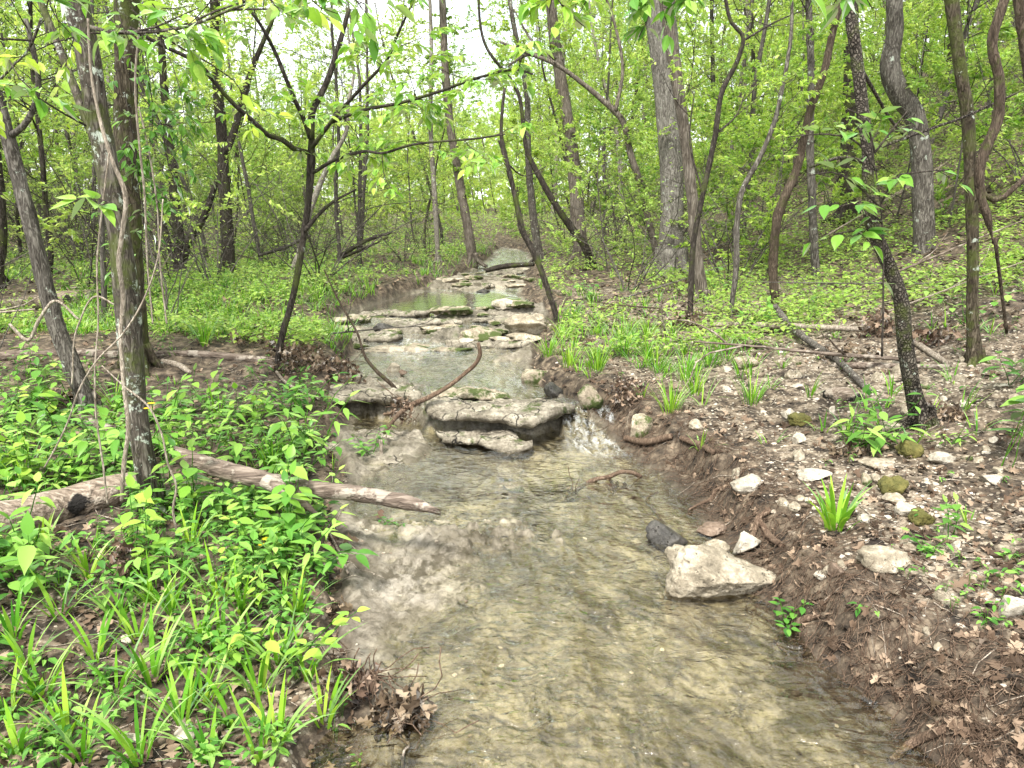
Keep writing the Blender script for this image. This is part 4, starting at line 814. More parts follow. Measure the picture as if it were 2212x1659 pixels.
for i, (pp, lb) in enumerate([([(1487, 1106, 5), (1512, 1092, 6), (1538, 1082, 9), (1545, 1066, 9), (1565, 1056, 6)], "looping brown root above the reddish flat rock"),
    ([(1622, 1190, 7), (1630, 1150, 11), (1640, 1125, 13), (1665, 1110, 10)], "stout pinkish root bent over behind the largest boulder"),
    ([(1640, 1130, 10), (1655, 1160, 14), (1690, 1190, 13)], "reddish root chunk running down from the stout pinkish one"),
    ([(1432, 1130, 4), (1408, 1100, 6), (1398, 1080, 7), (1420, 1066, 5)], "small crooked root at the water right of the hanging debris"),
    ([(1700, 1418, 5), (1676, 1385, 8), (1710, 1362, 11), (1745, 1345, 14), (1770, 1338, 8)], "pale-tipped root dipping into the water below the largest boulder"),
    ([(1470, 955, 12), (1500, 968, 14), (1540, 985, 12)], "short pale dead stick on the bank below the mossy waterfall rock"),
    ([(1350, 955, 12), (1400, 965, 16), (1450, 952, 14)], "thick dark root at the foot of the mossy waterfall rock"),
    ([(1920, 1655, 14), (1970, 1620, 18), (2030, 1590, 16), (2080, 1560, 10)], "thick pale root at the bottom right corner")]):
    stick("bare_root", lb, "root", pp, 'root', seed=80+i, sides=10, rough=.18, lift=1.4)

# ------------------------------------------------------------------ plants
def rosette(G, P, k, h, L, tpl, rng, spread=.35, dr=.15, stems=None):
    """k leaves round each of the points P, on stalks of height h"""
    n = len(P); P = np.repeat(P, k, 0); h = np.repeat(h, k)*rng.uniform(.45, 1.1, n*k); L = np.repeat(L, k)*rng.uniform(.6, 1.1, n*k)
    a = rng.uniform(0, 6.283, n*k); D = np.stack([np.cos(a), np.sin(a), np.zeros(n*k)], 1); B = P+D*(L*spread*rng.uniform(.3, 1.6, n*k))[:, None]; B[:, 2] += h
    A = D.copy(); A[:, 2] = -dr+rng.normal(size=n*k)*.25; N = np.array((0, 0, 1.))+rvec(rng, n*k)*.35
    leaves(G, B, A, N, L, tpl, rng); 
    if stems is not None:
        w_ = .0012; V = np.stack([P-np.array((0, 0, .02)), P-np.array((w_, 0, .02)), B+np.array((w_, 0, 0)), B], 1).reshape(-1, 3)
        stems.add(V, [np.arange(n*k*4).reshape(-1, 4)], 0.3)
def blades(G, B, D, L, wd, bend, rng):
    n = len(B); t = np.linspace(0, 1, 6)[None]; a0 = rng.uniform(.05, .45, n)[:, None]; be = (bend*rng.uniform(.3, 1.6, n))[:, None]
    th = a0+be*t; dt = 1/5; x = np.cumsum(np.concatenate([np.zeros((n, 1)), np.sin(th[:, 1:])*dt], 1), 1); z = np.cumsum(np.concatenate([np.zeros((n, 1)), np.cos(th[:, 1:])*dt], 1), 1)
    L = L[:, None]; C = B[:, None]+D[:, None]*(x*L)[..., None]; C[..., 2] += z*L; sd = np.stack([-D[:, 1], D[:, 0], np.zeros(n)], 1)
    wp = (np.array([.55, .9, 1, .85, .5, .04])[None]*wd[:, None])[..., None]*sd[:, None]*.5; up = np.array((0, 0, 1.))*.0
    V = np.stack([C-wp, C+wp], 2).reshape(-1, 3); i = (np.arange(n)*12)[:, None]+np.arange(5)[None]*2; i = i.ravel()
    G.add(V, [np.stack([i, i+1, i+3, i+2], 1)], np.repeat(rng.random(n), 12))
def field(n, y0, y1, rng, xa=-1, xb=1):
    y = y0*(y1/y0)**rng.random(n); x = rng.uniform(xa, xb, n)*(y*.76+.7); return x, y
def clear_trees(x, y, k=.16):
    m = np.ones(len(x), bool)
    for a, b, c in OCC:
        if c < .2: m &= (x-a)**2+(y-b)**2 > (c)**2
    return m
rng = np.random.default_rng(900)
_LG = [(gp(-60, 1180)[:2], gp(300, 1070)[:2]), (gp(400, 1040)[:2], gp(720, 1080)[:2])]
def nearlog(x, y):
    m = np.zeros(np.shape(x), bool)
    for a, b in _LG:
        d = b-a; t = np.clip(((x-a[0])*d[0]+(y-a[1])*d[1])/(d@d), 0, 1); q = a[1]+d[1]*t-y; m |= (np.hypot(x-a[0]-d[0]*t, q) < .26) & (q > -.08)
    return m
# grass: fine turf and sedge along the banks, one uncountable mass
G = Geo()
def put_grass(x, y, per, L, wd, bend=.9, sp=.05):
    z = ground(x, y); n = len(x); P = np.repeat(np.stack([x, y, z], 1), per, 0); a = rng.uniform(0, 6.283, n*per); D = np.stack([np.cos(a), np.sin(a), np.zeros(n*per)], 1)
    P = P+D*(rng.random(n*per)*sp)[:, None]; P[:, 2] -= .015; s_ = np.repeat(rng.uniform(.6, 1.2, n), per)
    blades(G, P, D, L*s_*rng.uniform(.6, 1.15, n*per), wd*rng.uniform(.7, 1.2, n*per), np.full(n*per, bend), rng)
x, y = field(9000, 7, 26, rng, -1, .35); dl = xL(y)-x; k = (dl > .03) & (rng.random(len(x)) < np.clip(.20+.5*np.exp(-((dl-1.2)/1.6)**2)+1.2*fbm(x*.9, y*.9, 3, 400), 0, 1)); put_grass(x[k], y[k], 7, .26, .009)
x, y = field(2600, 4, 20, rng, -.3, 1); dr_ = x-xR(y); k = (dr_ > .1) & (rng.random(len(x)) < np.clip(.10+.9*np.exp(-((dr_-.8)/.8)**2)*(y > 5.6)*(y < 16)*(fbm(x*1.3, y*1.3, 2, 401) > -.1), 0, 1)); put_grass(x[k], y[k], 8, .22, .009, 1.0)
x, y = field(1200, 1.7, 8.5, rng, -1, -.1); k = ((xL(y)-x) > .05) & ~nearlog(x, y) & (fbm(x*1.4, y*1.4, 2, 445) > -.05) & (y > 2.6); put_grass(x[k], y[k], 5, .12, .005, 1.3, .03)
tag(link("grass", G.mesh("grass", M['grass'], (0, 0, 0), False)), "bright green grass and sedge along both banks", "grass", kind="stuff")
# undergrowth: small seedlings past counting
G = Geo(); ST = Geo()
def put_ro(x, y, kk, h, L, tpl, st=None, **kw):
    kp = ~nearlog(x, y); x, y = x[kp], y[kp]; h = h[kp] if np.ndim(h) else h; L = L[kp] if np.ndim(L) else L
    z = ground(x, y); rosette(G, np.stack([x, y, z], 1), kk, h*rng.uniform(.5, 1.3, len(x)), L*rng.uniform(.6, 1.2, len(x)), tpl, rng, stems=st, **kw)
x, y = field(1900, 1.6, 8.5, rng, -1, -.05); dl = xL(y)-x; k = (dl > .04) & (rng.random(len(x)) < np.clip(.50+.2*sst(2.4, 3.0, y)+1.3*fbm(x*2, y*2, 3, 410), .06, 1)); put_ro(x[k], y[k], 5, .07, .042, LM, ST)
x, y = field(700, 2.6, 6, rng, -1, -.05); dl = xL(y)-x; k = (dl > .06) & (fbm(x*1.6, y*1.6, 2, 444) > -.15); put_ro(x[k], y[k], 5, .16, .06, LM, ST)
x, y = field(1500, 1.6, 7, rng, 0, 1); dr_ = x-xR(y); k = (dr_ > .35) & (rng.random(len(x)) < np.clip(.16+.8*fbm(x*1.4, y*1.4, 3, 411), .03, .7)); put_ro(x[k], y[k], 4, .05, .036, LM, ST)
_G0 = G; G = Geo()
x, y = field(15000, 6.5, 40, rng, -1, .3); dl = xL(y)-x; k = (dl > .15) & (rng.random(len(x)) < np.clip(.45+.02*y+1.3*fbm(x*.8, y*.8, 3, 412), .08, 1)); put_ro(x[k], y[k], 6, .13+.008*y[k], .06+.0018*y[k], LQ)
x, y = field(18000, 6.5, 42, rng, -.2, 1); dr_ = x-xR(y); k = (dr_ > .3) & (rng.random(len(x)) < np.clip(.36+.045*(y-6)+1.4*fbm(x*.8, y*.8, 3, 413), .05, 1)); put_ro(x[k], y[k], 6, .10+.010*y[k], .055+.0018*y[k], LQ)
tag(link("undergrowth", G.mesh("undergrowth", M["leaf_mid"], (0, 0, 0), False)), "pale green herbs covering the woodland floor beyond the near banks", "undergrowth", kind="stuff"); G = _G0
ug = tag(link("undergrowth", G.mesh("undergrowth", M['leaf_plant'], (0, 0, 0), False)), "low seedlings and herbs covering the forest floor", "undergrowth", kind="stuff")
tag(link("undergrowth_stalks", ST.mesh("undergrowth_stalks", M['grass'], (0, 0, 0), False), None), "thin green stalks of the seedlings", "undergrowth", kind="stuff")
# leaf litter
G = Geo()
def put_lit(x, y, L, tpl, lift=.006, tilt=.5):
    n = len(x); z = ground(x, y)+lift; a = rng.uniform(0, 6.283, n); A = np.stack([np.cos(a), np.sin(a), rng.normal(size=n)*.25*tilt*2], 1); N = np.array((0, 0, 1.))+rvec(rng, n)*tilt
    leaves(G, np.stack([x, y, z], 1)-A*L*.4, A, N, L*rng.uniform(.5, 1.15, n), tpl, rng, curl=1.8)
x, y = field(13000, 1.6, 9, rng); o_ = np.maximum(x-xR(y), xL(y)-x); rt = x > 0; k = (o_ > .0) & (rng.random(len(x)) < np.where(rt, np.clip(.5+1.1*fbm(x*1.5, y*1.5, 3, 420)+.9*np.exp(-(o_/.35)**2), .1, 1), .5)); put_lit(x[k], y[k], .060, LOAK, .008, .7)
x, y = field(5000, 1.6, 9, rng); o_ = np.maximum(x-xR(y), xL(y)-x); k = (o_ > .0); put_lit(x[k], y[k], .038, LM, .006, .6)
x, y = field(16000, 7, 30, rng); o_ = np.maximum(x-xR(y), xL(y)-x); k = (o_ > .1); put_lit(x[k], y[k], .085, LQ, .012, .6)
tag(link("leaf_litter", G.mesh("leaf_litter", M['dead_leaf'], (0, 0, 0), False)), "brown dead leaves scattered over the soil", "leaf litter", kind="stuff")
# gravel
G = Geo(); IV, IF = ico(1)
def put_stone(x, y, s_):
    n = len(x); z = ground(x, y); V = IV[None]*(1+rng.uniform(-.28, .22, (n, len(IV), 1)))*np.stack([np.ones(n), rng.uniform(.55, .95, n), rng.uniform(.3, .65, n)], 1)[:, None]*s_[:, None, None]
    a = rng.uniform(0, 6.283, n); c, q = np.cos(a)[:, None], np.sin(a)[:, None]; X_ = V[..., 0]*c-V[..., 1]*q; Y_ = V[..., 0]*q+V[..., 1]*c
    V = np.stack([X_+x[:, None], Y_+y[:, None], V[..., 2]+z[:, None]-(s_*.05)[:, None]], -1); G.add(V.reshape(-1, 3), [(IF[None]+(np.arange(n)*len(IV))[:, None, None]).reshape(-1, 3)], np.repeat(rng.random(n), len(IV)))
x, y = field(15000, 1.6, 9, rng, -.1, 1); dr_ = x-xR(y); k = (dr_ > .15) & (rng.random(len(x)) < np.clip(.45+.9*fbm(x*1.1, y*1.1, 3, 430)+.4*sst(.5, 1.2, dr_), .06, 1)); put_stone(x[k], y[k], .007+.019*rng.random(k.sum())**3.2)
x, y = field(1500, 1.6, 5, rng, -1, 0); dl = xL(y)-x; k = (dl > .03); put_stone(x[k], y[k], .004+.010*rng.random(k.sum())**3)
x, y = field(900, 1.6, 9, rng, -.5, .6); o_ = np.maximum(x-xR(y), xL(y)-x); k = (o_ < 0); put_stone(x[k], y[k], .004+.012*rng.random(k.sum())**3)
m, t, o = new_mat("gravel_stone"); c = ramp(t, attr(t, "v"), [(0, (.09, .065, .045)), (.4, (.25, .205, .155)), (.8, (.43, .38, .31)), (1, (.60, .55, .47))]); v = coords(t); c = mix(t, mth(t, 'MULTIPLY', mrange(t, noise(t, v, 60, 5, .7), .45, .65), .5), c, (.20, .16, .12)); finish(t, o, c, .85, bump(t, noise(t, v, 120, 4), .004), .3); M['gravel'] = m
tag(link("gravel", G.mesh("gravel", M['gravel'], (0, 0, 0), False)), "loose pale limestone gravel on the banks", "gravel", kind="stuff")
# fine roots and twig litter
def drape(n, x, y, L, r, seed, name, mat, label, cat, h=.02, npt=9, ang=None, wob=.7):
    rg_ = np.random.default_rng(seed); G = Geo(); a = (rg_.uniform(0, 6.283, n) if ang is None else ang+rg_.normal(size=n)*.7)[:, None]+np.cumsum(rg_.normal(size=(n, npt))*wob, 1); st = (L*rg_.uniform(.4, 1.4, n)/npt)[:, None]
    X_ = x[:, None]+np.cumsum(np.cos(a)*st, 1); Y_ = y[:, None]+np.cumsum(np.sin(a)*st, 1); Z_ = ground(X_.ravel(), Y_.ravel()).reshape(n, npt)+.003+h*np.abs(np.cumsum(rg_.normal(size=(n, npt)), 1))/3
    R = r*rg_.uniform(.4, 1.5, n)
    for i in range(n): tube(G, np.stack([X_[i], Y_[i], Z_[i]], 1), np.linspace(R[i], R[i]*.35, npt), 4, cap=False)
    tag(link(name, G.mesh(name, M[mat], (0, 0, 0))), label, cat, kind="stuff")
y = 1.55*(5.6/1.55)**rng.random(1500); x = xR(y)+np.abs(rng.normal(size=1500))*.22-.05; drape(1500, x, y, .22, .0016, 9, "root_tangle", 'root', "tangle of fine reddish roots spilling over the right bank", "roots", .03)
x, y = field(1800, 1.7, 12, rng); o_ = np.maximum(x-xR(y), xL(y)-x); k = o_ > .02; drape(k.sum(), x[k], y[k], .26, .0024, 10, "twig_litter", 'stick', "thin dead twigs strewn on the ground", "twigs", .006, 5, wob=.25)

# debris piles of matted dead leaves and sticks
def debris(u, v, wpx, hpx, n, label, seed, Y=None, hang=0):
    b = gp(u, v) if Y is None else at_y(u, v, Y); rg_ = np.random.default_rng(seed); d = np.hypot(b[1], H-b[2]); a = wpx/F*d/2; h = hpx/F*d
    P = rvec(rg_, n)*rg_.uniform(.5, 1, (n, 1)); P[:, 2] = np.abs(P[:, 2]) if not hang else P[:, 2]; P = b+P*np.array((a, a*.7, h*(1 if not hang else .5)))
    G = Geo(); leaves(G, P, rvec(rg_, n), rvec(rg_, n), .055*rg_.uniform(.5, 1.15, n), LOAK, rg_, curl=2.5)
    o = empty("debris_pile", b); link("leaves", G.mesh("leaves", M['dead_leaf'], b, False), o); G = Geo()
    for i in range(n//5):
        p = P[i]; tube(G, wander(p, rvec(rg_)*np.array((1, 1, .5)), rg_.uniform(.08, .28), 6, rg_, .7), [.0022]*6, 4)
    me = G.mesh("twigs", M['root'], b)
    if me: link("stick_sprays", me, o)
    tag(o, label, "debris pile")
debris(760, 1500, 110, 60, 150, "dam of matted brown leaves at the lower left edge of the creek", 1); debris(870, 1560, 120, 55, 170, "heap of brown leaves standing out into the water near the bottom", 2)
debris(650, 800, 130, 60, 220, "mass of brown leaves hung on the cut bank left of the ledge", 3); debris(735, 830, 110, 70, 160, "leafy root mat facing the creek left of the rock ledge", 4); debris(600, 775, 60, 50, 80, "brown leaves packed round the foot of the dark creekside sapling", 5)
debris(868, 885, 60, 60, 70, "clump of brown leaves caught on the hooked stick", 6, Y=5.3, hang=1); debris(1247, 1080, 62, 60, 60, "leafy debris hanging from the tip of the arching root", 7, Y=ya-.1, hang=1); debris(1328, 1068, 36, 60, 40, "small debris clump hanging from the middle of the arching root", 8, Y=ya, hang=1)
debris(1500, 712, 70, 50, 90, "brown leaves packed round the crooked sapling's foot", 9); debris(1895, 725, 90, 60, 150, "tall heap of brown leaves left of the checkered trunk", 10); debris(1835, 985, 90, 30, 70, "nest of brown leaves under the big-leaved seedling", 11)
debris(1320, 672, 60, 24, 50, "low dark leaf clump behind the right bank grass", 12); debris(180, 870, 70, 50, 90, "leaves and bark at the foot of the leaning tree", 13); debris(730, 1345, 50, 30, 50, "leaf clump on the left bank edge beside the bare slab", 14); debris(2040, 905, 110, 25, 90, "brown leaves drifted against the right of the checkered trunk", 15)
debris(1350, 870, 90, 60, 120, "dark leaf mat on the bank right of the angular waterfall rock", 16); debris(270, 1260, 40, 110, 60, "brown curled leaves hanging on a stem below the rotting log", 17)

# grass clumps that stand out one by one
def tuft(u, v, n, L, wd, label, seed, bend=.9, sp=.06, name="grass_tuft", cat="grass tuft", mat='grass', group=None):
    b = gp(u, v); rg_ = np.random.default_rng(seed); a = rg_.uniform(0, 6.283, n); D = np.stack([np.cos(a), np.sin(a), np.zeros(n)], 1); P = b+D*(rg_.random(n)*sp)[:, None]; P[:, 2] -= .01; G = Geo()
    blades(G, P, D, L*rg_.uniform(.55, 1.1, n), wd*rg_.uniform(.7, 1.15, n), np.full(n, bend), rg_); tag(link(name, G.mesh(name, M[mat], b, False), None, b), label, cat, group)
GL = "broad-bladed grass clump among the seedlings on the near left bank"
for i, (u, v) in enumerate([(60, 1440), (130, 1330), (190, 1250), (300, 1385), (330, 1300), (410, 1180), (470, 1300), (480, 1430), (520, 1320), (560, 1500), (600, 1600), (250, 1500), (145, 1590), (390, 1560), (640, 1330), (660, 1470), (90, 1180), (700, 1560), (20, 1540), (330, 1470), (550, 1400), (620, 1230), (90, 1500), (210, 1420), (440, 1520), (500, 1560), (180, 1640), (300, 1640), (450, 1640), (40, 1630), (560, 1640), (370, 1320), (250, 1340), (30, 1380), (600, 1440), (430, 1380)]):
    tuft(u, v, 11+i % 5, .20+.02*(i % 4), .014, GL, 20+i, .75, .035, group="broad grass clumps on the near left bank")
for i, (u, v) in enumerate([(50, 1050), (440, 745), (470, 900), (590, 1010), (250, 880)]): tuft(u, v, 30, .30, .009, "fine tall grass clump standing in the left bank seedlings behind the rotting log", 50+i, .6, .06, group="tall fine grass clumps on the left bank")
for i, (u, v) in enumerate([(1185, 770), (1230, 790), (1290, 800), (1350, 770), (1420, 800), (1480, 820), (1530, 790), (1400, 730), (1340, 735), (1560, 760), (1450, 890), (1500, 850), (1625, 870), (1240, 690), (1215, 730)]):
    tuft(u, v, 44, .27, .008, "dense bright green grass clump on top of the right bank opposite the ledge", 60+i, .6, .07, group="grass clumps on the right bank")
tuft(1805, 1140, 26, .27, .020, "dark-green lily-like tuft of wide blades alone on the stony right bank", 80, .7, .05)
tuft(2090, 1130, 9, .12, .008, "tiny grass tuft near the right edge of the pebbles", 81, .5, .03)

# broad-leaved plants
def leafy_mesh(seed, h, npair, L, nst=3, lean=.5, opp=True, tpl=None):
    rg_ = np.random.default_rng(seed); Gs = Geo(); P = []; A = []; S = []
    for s_ in range(nst):
        a = rg_.uniform(0, 6.283); pth = wander((rg_.normal()*.02, rg_.normal()*.02, -.02), (math.cos(a)*lean, math.sin(a)*lean, 1), h*rg_.uniform(.6, 1.1), 9, rg_, .22, -.02); tube(Gs, pth, np.linspace(.0028, .0011, 9), 5, cap=False)
        ph = rg_.uniform(0, 3.14)
        for k in range(npair):
            q = (0.35+.65*(k+.5)/npair)*8; i = min(int(q), 7); p = pth[i]+(pth[i+1]-pth[i])*(q-i)
            for sg in (0, 1):
                th = ph+k*(1.57 if opp else 2.4)+sg*3.14159; D = np.array((math.cos(th), math.sin(th), rg_.uniform(-.35, .25))); P.append(p+D*.012); A.append(D); S.append(L*rg_.uniform(.65, 1.1))
        P.append(pth[-1]); A.append(pth[-1]-pth[-2]+np.array((0, 0, -.01))); S.append(L*.7)
    G = Geo(); N = np.array((0, 0, 1.))+rvec(rg_, len(P))*.25; leaves(G, P, A, N, np.array(S), tpl or [LO, lt_ovate(.38, .25), LO, lt_ovate(.62, .1)][seed % 4], rg_); return Gs, G
def plant_thing(name, label, u, v, seed, h, npair, L, nst=3, lean=.5, cat="plant", mat='leaf_plant', group=None, Y=None):
    Gs, G = leafy_mesh(seed, h, npair, L, nst, lean); b = gp(u, v) if Y is None else at_y(u, v, Y); o = empty(name, b); link("stem", Gs.mesh("stem", M['grass']), o); link("foliage", G.mesh("foliage", M[mat]), o); return tag(o, label, cat, group)
SEEDL = [plant_thing("broadleaf_seedling", "x", 100, 1200, 1000+i, .20+.05*(i % 4), 3+i % 3, .055+.010*(i % 3), 3+i % 2, .7, mat=['leaf_plant', 'leaf_plant', 'leaf_dark', 'leaf_near'][i % 4]) for i in range(8)]
spots = [(u, v) for v in range(900, 1260, 34) for u in range(-10, 700, 62)]+[(u, v) for v in range(1260, 1480, 60) for u in range(-10, 700, 110)]+[(560, 830), (600, 860), (650, 900), (620, 920), (700, 930), (680, 960), (740, 900), (720, 950), (760, 960), (830, 900), (600, 980), (560, 900), (520, 960), (660, 1000), (720, 1000)]
rg = np.random.default_rng(4)
for i, (u, v) in enumerate(spots):
    u += rg.uniform(-26, 26); v += rg.uniform(-14, 14)
    b = gp(u, v)
    if i >= 8 and nearlog(b[0], b[1]): continue
    if b[0] > float(xL(b[1]))-.03: continue
    if i >= 8 and float(fbm(np.array([b[0]*2.2]), np.array([b[1]*2.2]), 2, 88)[0]) < (-.02 if v < 1250 else .28): continue
    lab = ("oval-leaved seedling growing between the rotting log and the creek on the left bank" if v > 1060 else "oval-leaved seedling in the bright thicket behind the driftwood log"); gr = "oval-leaved seedlings "+("by the rotting log" if v > 1060 else "behind the driftwood log")
    if i < 8: o = SEEDL[i]; o.location = b
    else: o = copy_thing(SEEDL[rg.integers(8)], b, 0, 1)
    o["label"] = lab; o["group"] = gr; o["category"] = "seedling"; s_ = rg.uniform(.7, 1.55)*(1.15 if v < 1060 else 1.0)*(.75 if v > 1260 else 1); o.scale = (s_,)*3; o.rotation_euler = (0, 0, rg.uniform(0, 6.28))
plant_thing("big_leaved_seedling", "bushy seedling with the largest bright green leaves on the stony right bank", 1840, 975, 1101, .34, 4, .125, 6, .8)
plant_thing("leafy_seedling", "seedling with drooping oval leaves just left of the checkered tree's foot", 1905, 935, 1102, .34, 3, .10, 3, .5)
plant_thing("leafy_seedling", "slim upright seedling right of the round moss pad", 2060, 1150, 1103, .24, 4, .055, 2, .2)
plant_thing("leafy_seedling", "small seedling with radiating leaves low right on the stones", 2010, 1200, 1104, .12, 2, .05, 3, .8)
plant_thing("leafy_seedling", "spindly seedling at the foot of the checkered tree's right side", 2040, 960, 1105, .20, 4, .05, 3, .6)
plant_thing("leafy_seedling", "little seedling on the brown soil near the bottom right", 1868, 1310, 1106, .06, 2, .04, 2, .8)
plant_thing("creeper_seedling", "dark-leaved creeper growing against the right end of the largest boulder", 1700, 1340, 1107, .16, 4, .045, 3, .8, mat='leaf_dark')
plant_thing("pale_leaved_plant", "wide pale-leaved plant at the left edge above the wide grass blades", 70, 1300, 1108, .26, 3, .13, 4, .9)
plant_thing("leafy_seedling", "broad-leaved seedling cut by the left edge", -10, 1420, 1109, .22, 3, .10, 4, .9)
plant_thing("leafy_seedling", "leafy spray hanging over the dry rock left of the ledge", 800, 985, 1110, .32, 5, .06, 4, .9)
plant_thing("creeper_seedling", "small dark creeper lying on the bare slab under the driftwood log's tip", 850, 1130, 1111, .10, 4, .03, 3, 1.4, mat='leaf_dark')
plant_thing("young_hickory", "seedling with long pale leaves at the right edge beside the straight mossy trunk", 2165, 1010, 1112, .85, 4, .15, 3, .15, cat="sapling")
for i, (u, v, h, L, n) in enumerate([(60, 830, .5, .09, 5), (150, 640, .6, .10, 5), (560, 720, .4, .07, 5), (1290, 650, .5, .08, 5), (1640, 720, .4, .10, 4), (1760, 690, .4, .09, 5), (2090, 700, .5, .10, 5), (1560, 640, .5, .09, 6), (2190, 830, .5, .12, 4)]):
    plant_thing("leafy_seedling", ["knee-high seedling in front of the leaning tree", "leafy shoot behind the leaning tree", "leafy shoot left of the creekside sapling's foot", "leafy shoot on the right bank by the dead leaning sapling", "leafy shoot before the curved dark stem", "leafy shoot over the long pale pole", "leafy shoot at the foot of the straight mossy trunk", "leafy shoot right of the shaggy trunk", "broad-leaved shoot at the right edge"][i], u, v, 1120+i, h, n, L, 4, .7)
# trunk-side creeper on the vine-clad tree, and sprays of big leaves round the checkered tree
def spray_thing(name, label, cat, Yb, paths, leaf, nl, seed, mat='leaf_near', ntw=6, twl=.3, tpl=LO, base=None, r=.004, bark_='twig'):
    T = Tree(seed, tpl, leaf, .25); b = np.array(base) if base is not None else at_y(paths[0][0][0], paths[0][0][1], Yb)
    for p in paths:
        yy = p[0][2] if len(p[0]) > 2 else Yb; Q = np.array([at_y(q[0], q[1], q[2] if len(q) > 2 else yy) for q in p]); Q = smooth_path(Q, .05); tube(T.wood, Q, np.linspace(r, r*.5, len(Q)), 5, cap=True)
        for i in range(ntw):
            q = T.rng.uniform(.25, 1)*(len(Q)-1); k = min(int(q), len(Q)-2); sd = rvec(T.rng)*np.array((1, 1, .3)); T.branch(Q[k], (Q[k+1]-Q[k])/np.linalg.norm(Q[k+1]-Q[k])*.5+sd, twl*T.rng.uniform(.5, 1.2), r*.5, 2, 2, nl, 0, 0, .3)
    o = empty(name, b); link("twig_sprays", T.wood.mesh("twig_sprays", M[bark_], b), o); m_ = T.tw.mesh("twigs", M['twig'], b)
    if m_: link("twig_sprays", m_, o)
    link("foliage", T.crown(M[mat], b), o); return tag(o, label, cat)
spray_thing("creeper", "leafy green creeper draped down the right side of the vine-clad trunk", "creeper", 5.0, [[(300, 40), (320, 150), (330, 260), (318, 360)], [(285, 20), (340, 80), (385, 180), (400, 260)], [(300, 200), (345, 260), (360, 340), (385, 420)], [(290, 300), (300, 380), (310, 470), (300, 560)], [(270, 200), (290, 330), (285, 420)]], .075, 8, 71, 'leaf_dark', 11, .28, LM)
spray_thing("broad_leaved_sapling", "thin sapling with layers of broad leaves in front of the checkered trunk", "sapling", 3.9, [[(1905, 770), (1908, 600), (1903, 450), (1880, 300)], [(1903, 450), (1850, 400), (1800, 372), (1745, 380)], [(1903, 440), (1940, 380), (1990, 372), (2050, 366)], [(1895, 370), (1840, 300), (1780, 290), (1700, 296)], [(1890, 330), (1860, 250), (1830, 235)], [(1890, 330), (1920, 290), (1960, 240)], [(1905, 520), (1860, 500), (1800, 505)], [(1905, 480), (1850, 440), (1800, 450)]], .10, 3, 72, 'leaf_near', 4, .18, r=.006)
spray_thing("beech_bough", "near bough with pointed leaves hanging into the top middle of the picture", "bough", 2.6, [[(1180, -60), (1205, 0), (1230, 30), (1265, 60)], [(1290, -60), (1270, 0), (1250, 30)], [(1200, -40), (1190, 5), (1186, 30)]], .062, 5, 73, 'leaf_near', 5, .10, r=.003)
spray_thing("beech_bough", "near bough with rounded leaves hanging in front of the thickest trunk's top", "bough", 2.9, [[(1400, -70), (1410, 0), (1400, 40), (1380, 80)], [(1500, -60), (1490, 0), (1510, 30)], [(1440, -60), (1430, 10), (1440, 50)], [(1380, -60), (1365, 0), (1360, 30)]], .070, 5, 74, 'leaf_near', 5, .12, r=.003)
spray_thing("beech_bough", "near bough with large leaves at the top between the curved dark stem and thickest trunk", "bough", 2.6, [[(1700, -60), (1730, 0), (1745, 30)], [(1820, -60), (1810, 0), (1800, 10)], [(1860, -60), (1870, 0), (1885, 20)]], .085, 4, 75, 'leaf_near', 3, .08, r=.003)
spray_thing("beech_bough", "long near bough with broad green leaves crossing above the vine-clad trunk", "bough", 3.0, [[(300, -60), (330, 10), (370, 60), (420, 90)], [(480, -60), (450, 10), (400, 60)], [(120, -60), (110, 20), (150, 70)], [(560, -40), (600, 20), (640, 40)], [(20, 130), (60, 190), (110, 200)], [(250, -60), (255, 30), (280, 90)], [(640, -50), (680, 10), (730, 30)], [(720, -60), (760, -10), (800, 40)]], .085, 5, 76, 'leaf_near', 5, .16, r=.003)
spray_thing("hornbeam_spray", "isolated spray of three large leaves left of the mossy trunk", "spray", 3.1, [[(262, 455), (220, 430), (190, 425), (150, 440)], [(262, 455), (230, 440), (200, 455)]], .10, 3, 77, 'leaf_near', 2, .06)
for i, (u, v, lb) in enumerate([(327, 872, "yellow daisy-like wildflower in front of the mossy trunk's base"), (575, 1165, "yellow wildflower with two heads among the seedlings by the bare slab")]):
    Yf = [3.5, 3.05][i]; top_ = at_y(u, v, Yf); b = np.array((top_[0]+.01, Yf+.02, gz(top_[0]+.01, Yf+.02))); o = empty("wildflower", b); Gt = Geo(); tube(Gt, smooth_path([b, (b+top_)/2+np.array((.012, 0, 0)), top_], .02), .0016, 5); link("stem", Gt.mesh("stem", M['grass'], b), o); Gf = Geo()
    for hd in ((0, 0, 0), (-.016, -.01, -.022)):
        c_ = top_+np.array(hd); n = 10; a = np.arange(n)*6.283/n; D = np.stack([np.cos(a), np.sin(a), np.full(n, .25)], 1); leaves(Gf, c_+D*.002, D, np.tile((0, -.5, 1.), (n, 1)), np.full(n, .017), lt_quad(.35), np.random.default_rng(i))
    link("flower_head", Gf.mesh("flower_head", M['petal'], b, False), o); tag(o, lb, "flower")
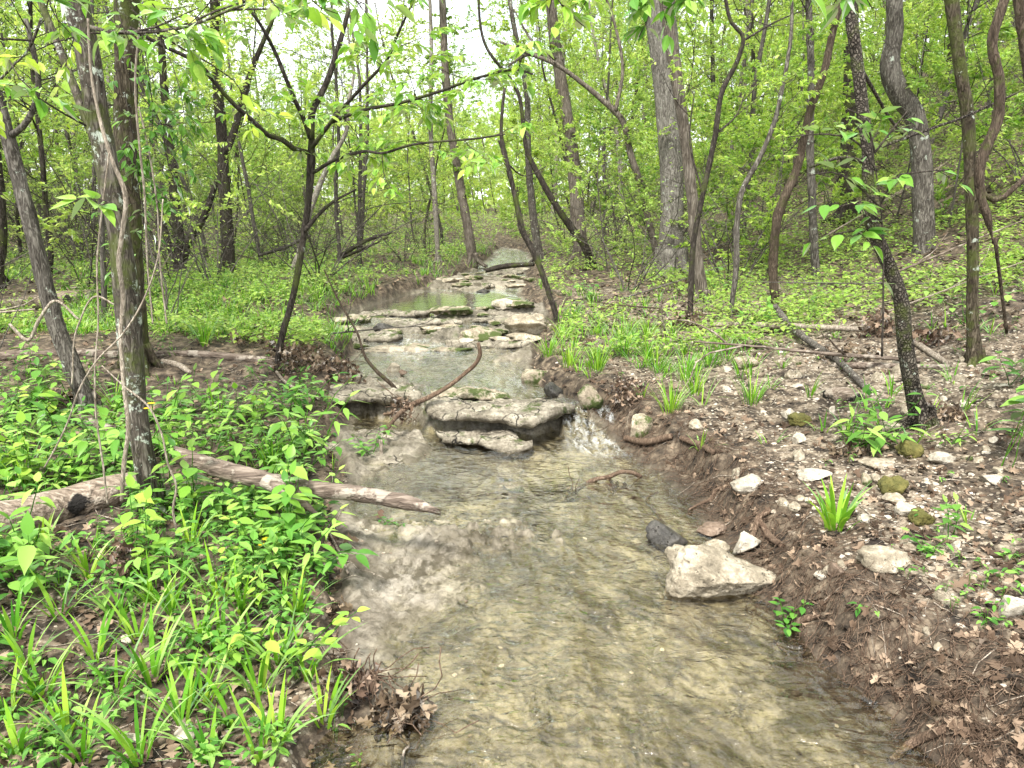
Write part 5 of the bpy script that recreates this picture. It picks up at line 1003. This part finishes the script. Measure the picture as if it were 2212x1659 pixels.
for i, (u, v, rz, lb) in enumerate([(742, 1180, .4, "large curled brown leaf standing on the bare slab at the left bank"), (815, 1125, 1.4, "dead brown leaf lying flat on the bare slab under the driftwood log"), (1345, 1480+40, 2.2, "small white leaf afloat in the lower middle of the creek"), (2010, 1545, .9, "pale oak leaf on the roots at the bottom right")]):
    b = gp(u, v); G = Geo(); r_ = np.random.default_rng(i+5); zf = max(b[2], float(water(b[0], b[1])))+.012; leaves(G, [(b[0], b[1], zf)], [(math.cos(rz), math.sin(rz), .25)], [(0, -.3, 1)], [.075 if i != 2 else .02], LOAK, r_, curl=2); link_ = link("dead_leaf", G.mesh("dead_leaf", M['dead_leaf'] if i != 2 else M['rock_pale'], (b[0], b[1], zf), False), None, (b[0], b[1], zf)); tag(link_, lb, "leaf")
# far woods beyond the last single trees
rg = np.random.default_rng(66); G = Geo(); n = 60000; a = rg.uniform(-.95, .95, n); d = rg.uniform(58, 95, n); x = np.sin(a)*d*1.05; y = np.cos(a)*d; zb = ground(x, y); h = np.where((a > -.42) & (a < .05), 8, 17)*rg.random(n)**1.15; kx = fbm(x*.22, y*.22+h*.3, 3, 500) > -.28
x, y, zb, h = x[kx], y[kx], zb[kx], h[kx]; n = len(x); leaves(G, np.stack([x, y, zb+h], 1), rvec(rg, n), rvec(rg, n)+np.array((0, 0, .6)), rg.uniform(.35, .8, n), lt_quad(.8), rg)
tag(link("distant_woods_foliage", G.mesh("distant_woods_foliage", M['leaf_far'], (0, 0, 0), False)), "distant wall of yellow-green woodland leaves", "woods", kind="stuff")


# dead branches and poles strewn through the woods
rg = np.random.default_rng(91)
for i in range(46):
    sd = -1 if i % 5 < 3 else 1; y = 5.2+12*rg.random()**1.4; x = (float(xL(y))-rg.uniform(.5, 1+y*.55)) if sd < 0 else (float(xR(y))+rg.uniform(.7, 1+y*.5)); L = rg.uniform(.5, 2.2); a = rg.uniform(-.5, .5)+(3.14 if rg.random() < .5 else 0); r0 = rg.uniform(.006, .022)
    n = 7; t_ = np.linspace(0, L, n); wob = np.cumsum(rg.normal(size=n)*.09); X_ = x+np.cos(a+wob*.6)*t_; Y_ = y+np.sin(a+wob*.6)*t_*.7; Z_ = np.array([gz(p, q) for p, q in zip(X_, Y_)]); Z_ = np.maximum(Z_+r0, np.linspace(Z_[0]+r0, Z_[-1]+r0+rg.uniform(0, .25)*L, n))
    P = np.stack([X_, Y_, Z_], 1); S = smooth_path(P, .04); G = Geo(); tube(G, S, np.linspace(r0, r0*.35, len(S)), 8, .14, i)
    for k in range(rg.integers(1, 4)):
        q = S[rg.integers(len(S)//4, len(S)-1)]; w_ = wander(q, (math.cos(a)+rg.normal()*.6, math.sin(a)+rg.normal()*.6, rg.uniform(.1, .8)), L*rg.uniform(.15, .4), 6, rg, .4); tube(G, w_, np.linspace(r0*.5, r0*.2, 6), 5)
    where = "left" if sd < 0 else "right"; loc = P[0]
    tag(link("fallen_branch", G.mesh("fallen_branch", M[['stick', 'bark_far', 'log_red', 'bark_vine'][i % 4]], loc), None, loc), f"dead branch lying in the undergrowth behind the {where} bank", "branch", f"dead branches behind the {where} bank")
for i in range(14):
    sd = -1 if i % 2 else 1; y = rg.uniform(5.5, 11); x = float(xL(y))-rg.uniform(.1, 2.5) if sd < 0 else float(xR(y))+rg.uniform(.2, 3); b = np.array((x, y, gz(x, y))); n = 90; P = rvec(rg, n)*rg.uniform(.4, 1, (n, 1)); P[:, 2] = np.abs(P[:, 2]); P = b+P*np.array((.28, .2, .12)); G = Geo()
    leaves(G, P, rvec(rg, n), rvec(rg, n), .065*rg.uniform(.6, 1.2, n), LOAK, rg, curl=2.5); o = link("debris_pile", G.mesh("debris_pile", M['dead_leaf'], b, False), None, b)
    where = "left" if sd < 0 else "right"; tag(o, f"low drift of brown dead leaves in the herbs behind the {where} bank", "debris pile", f"leaf drifts behind the {where} bank")
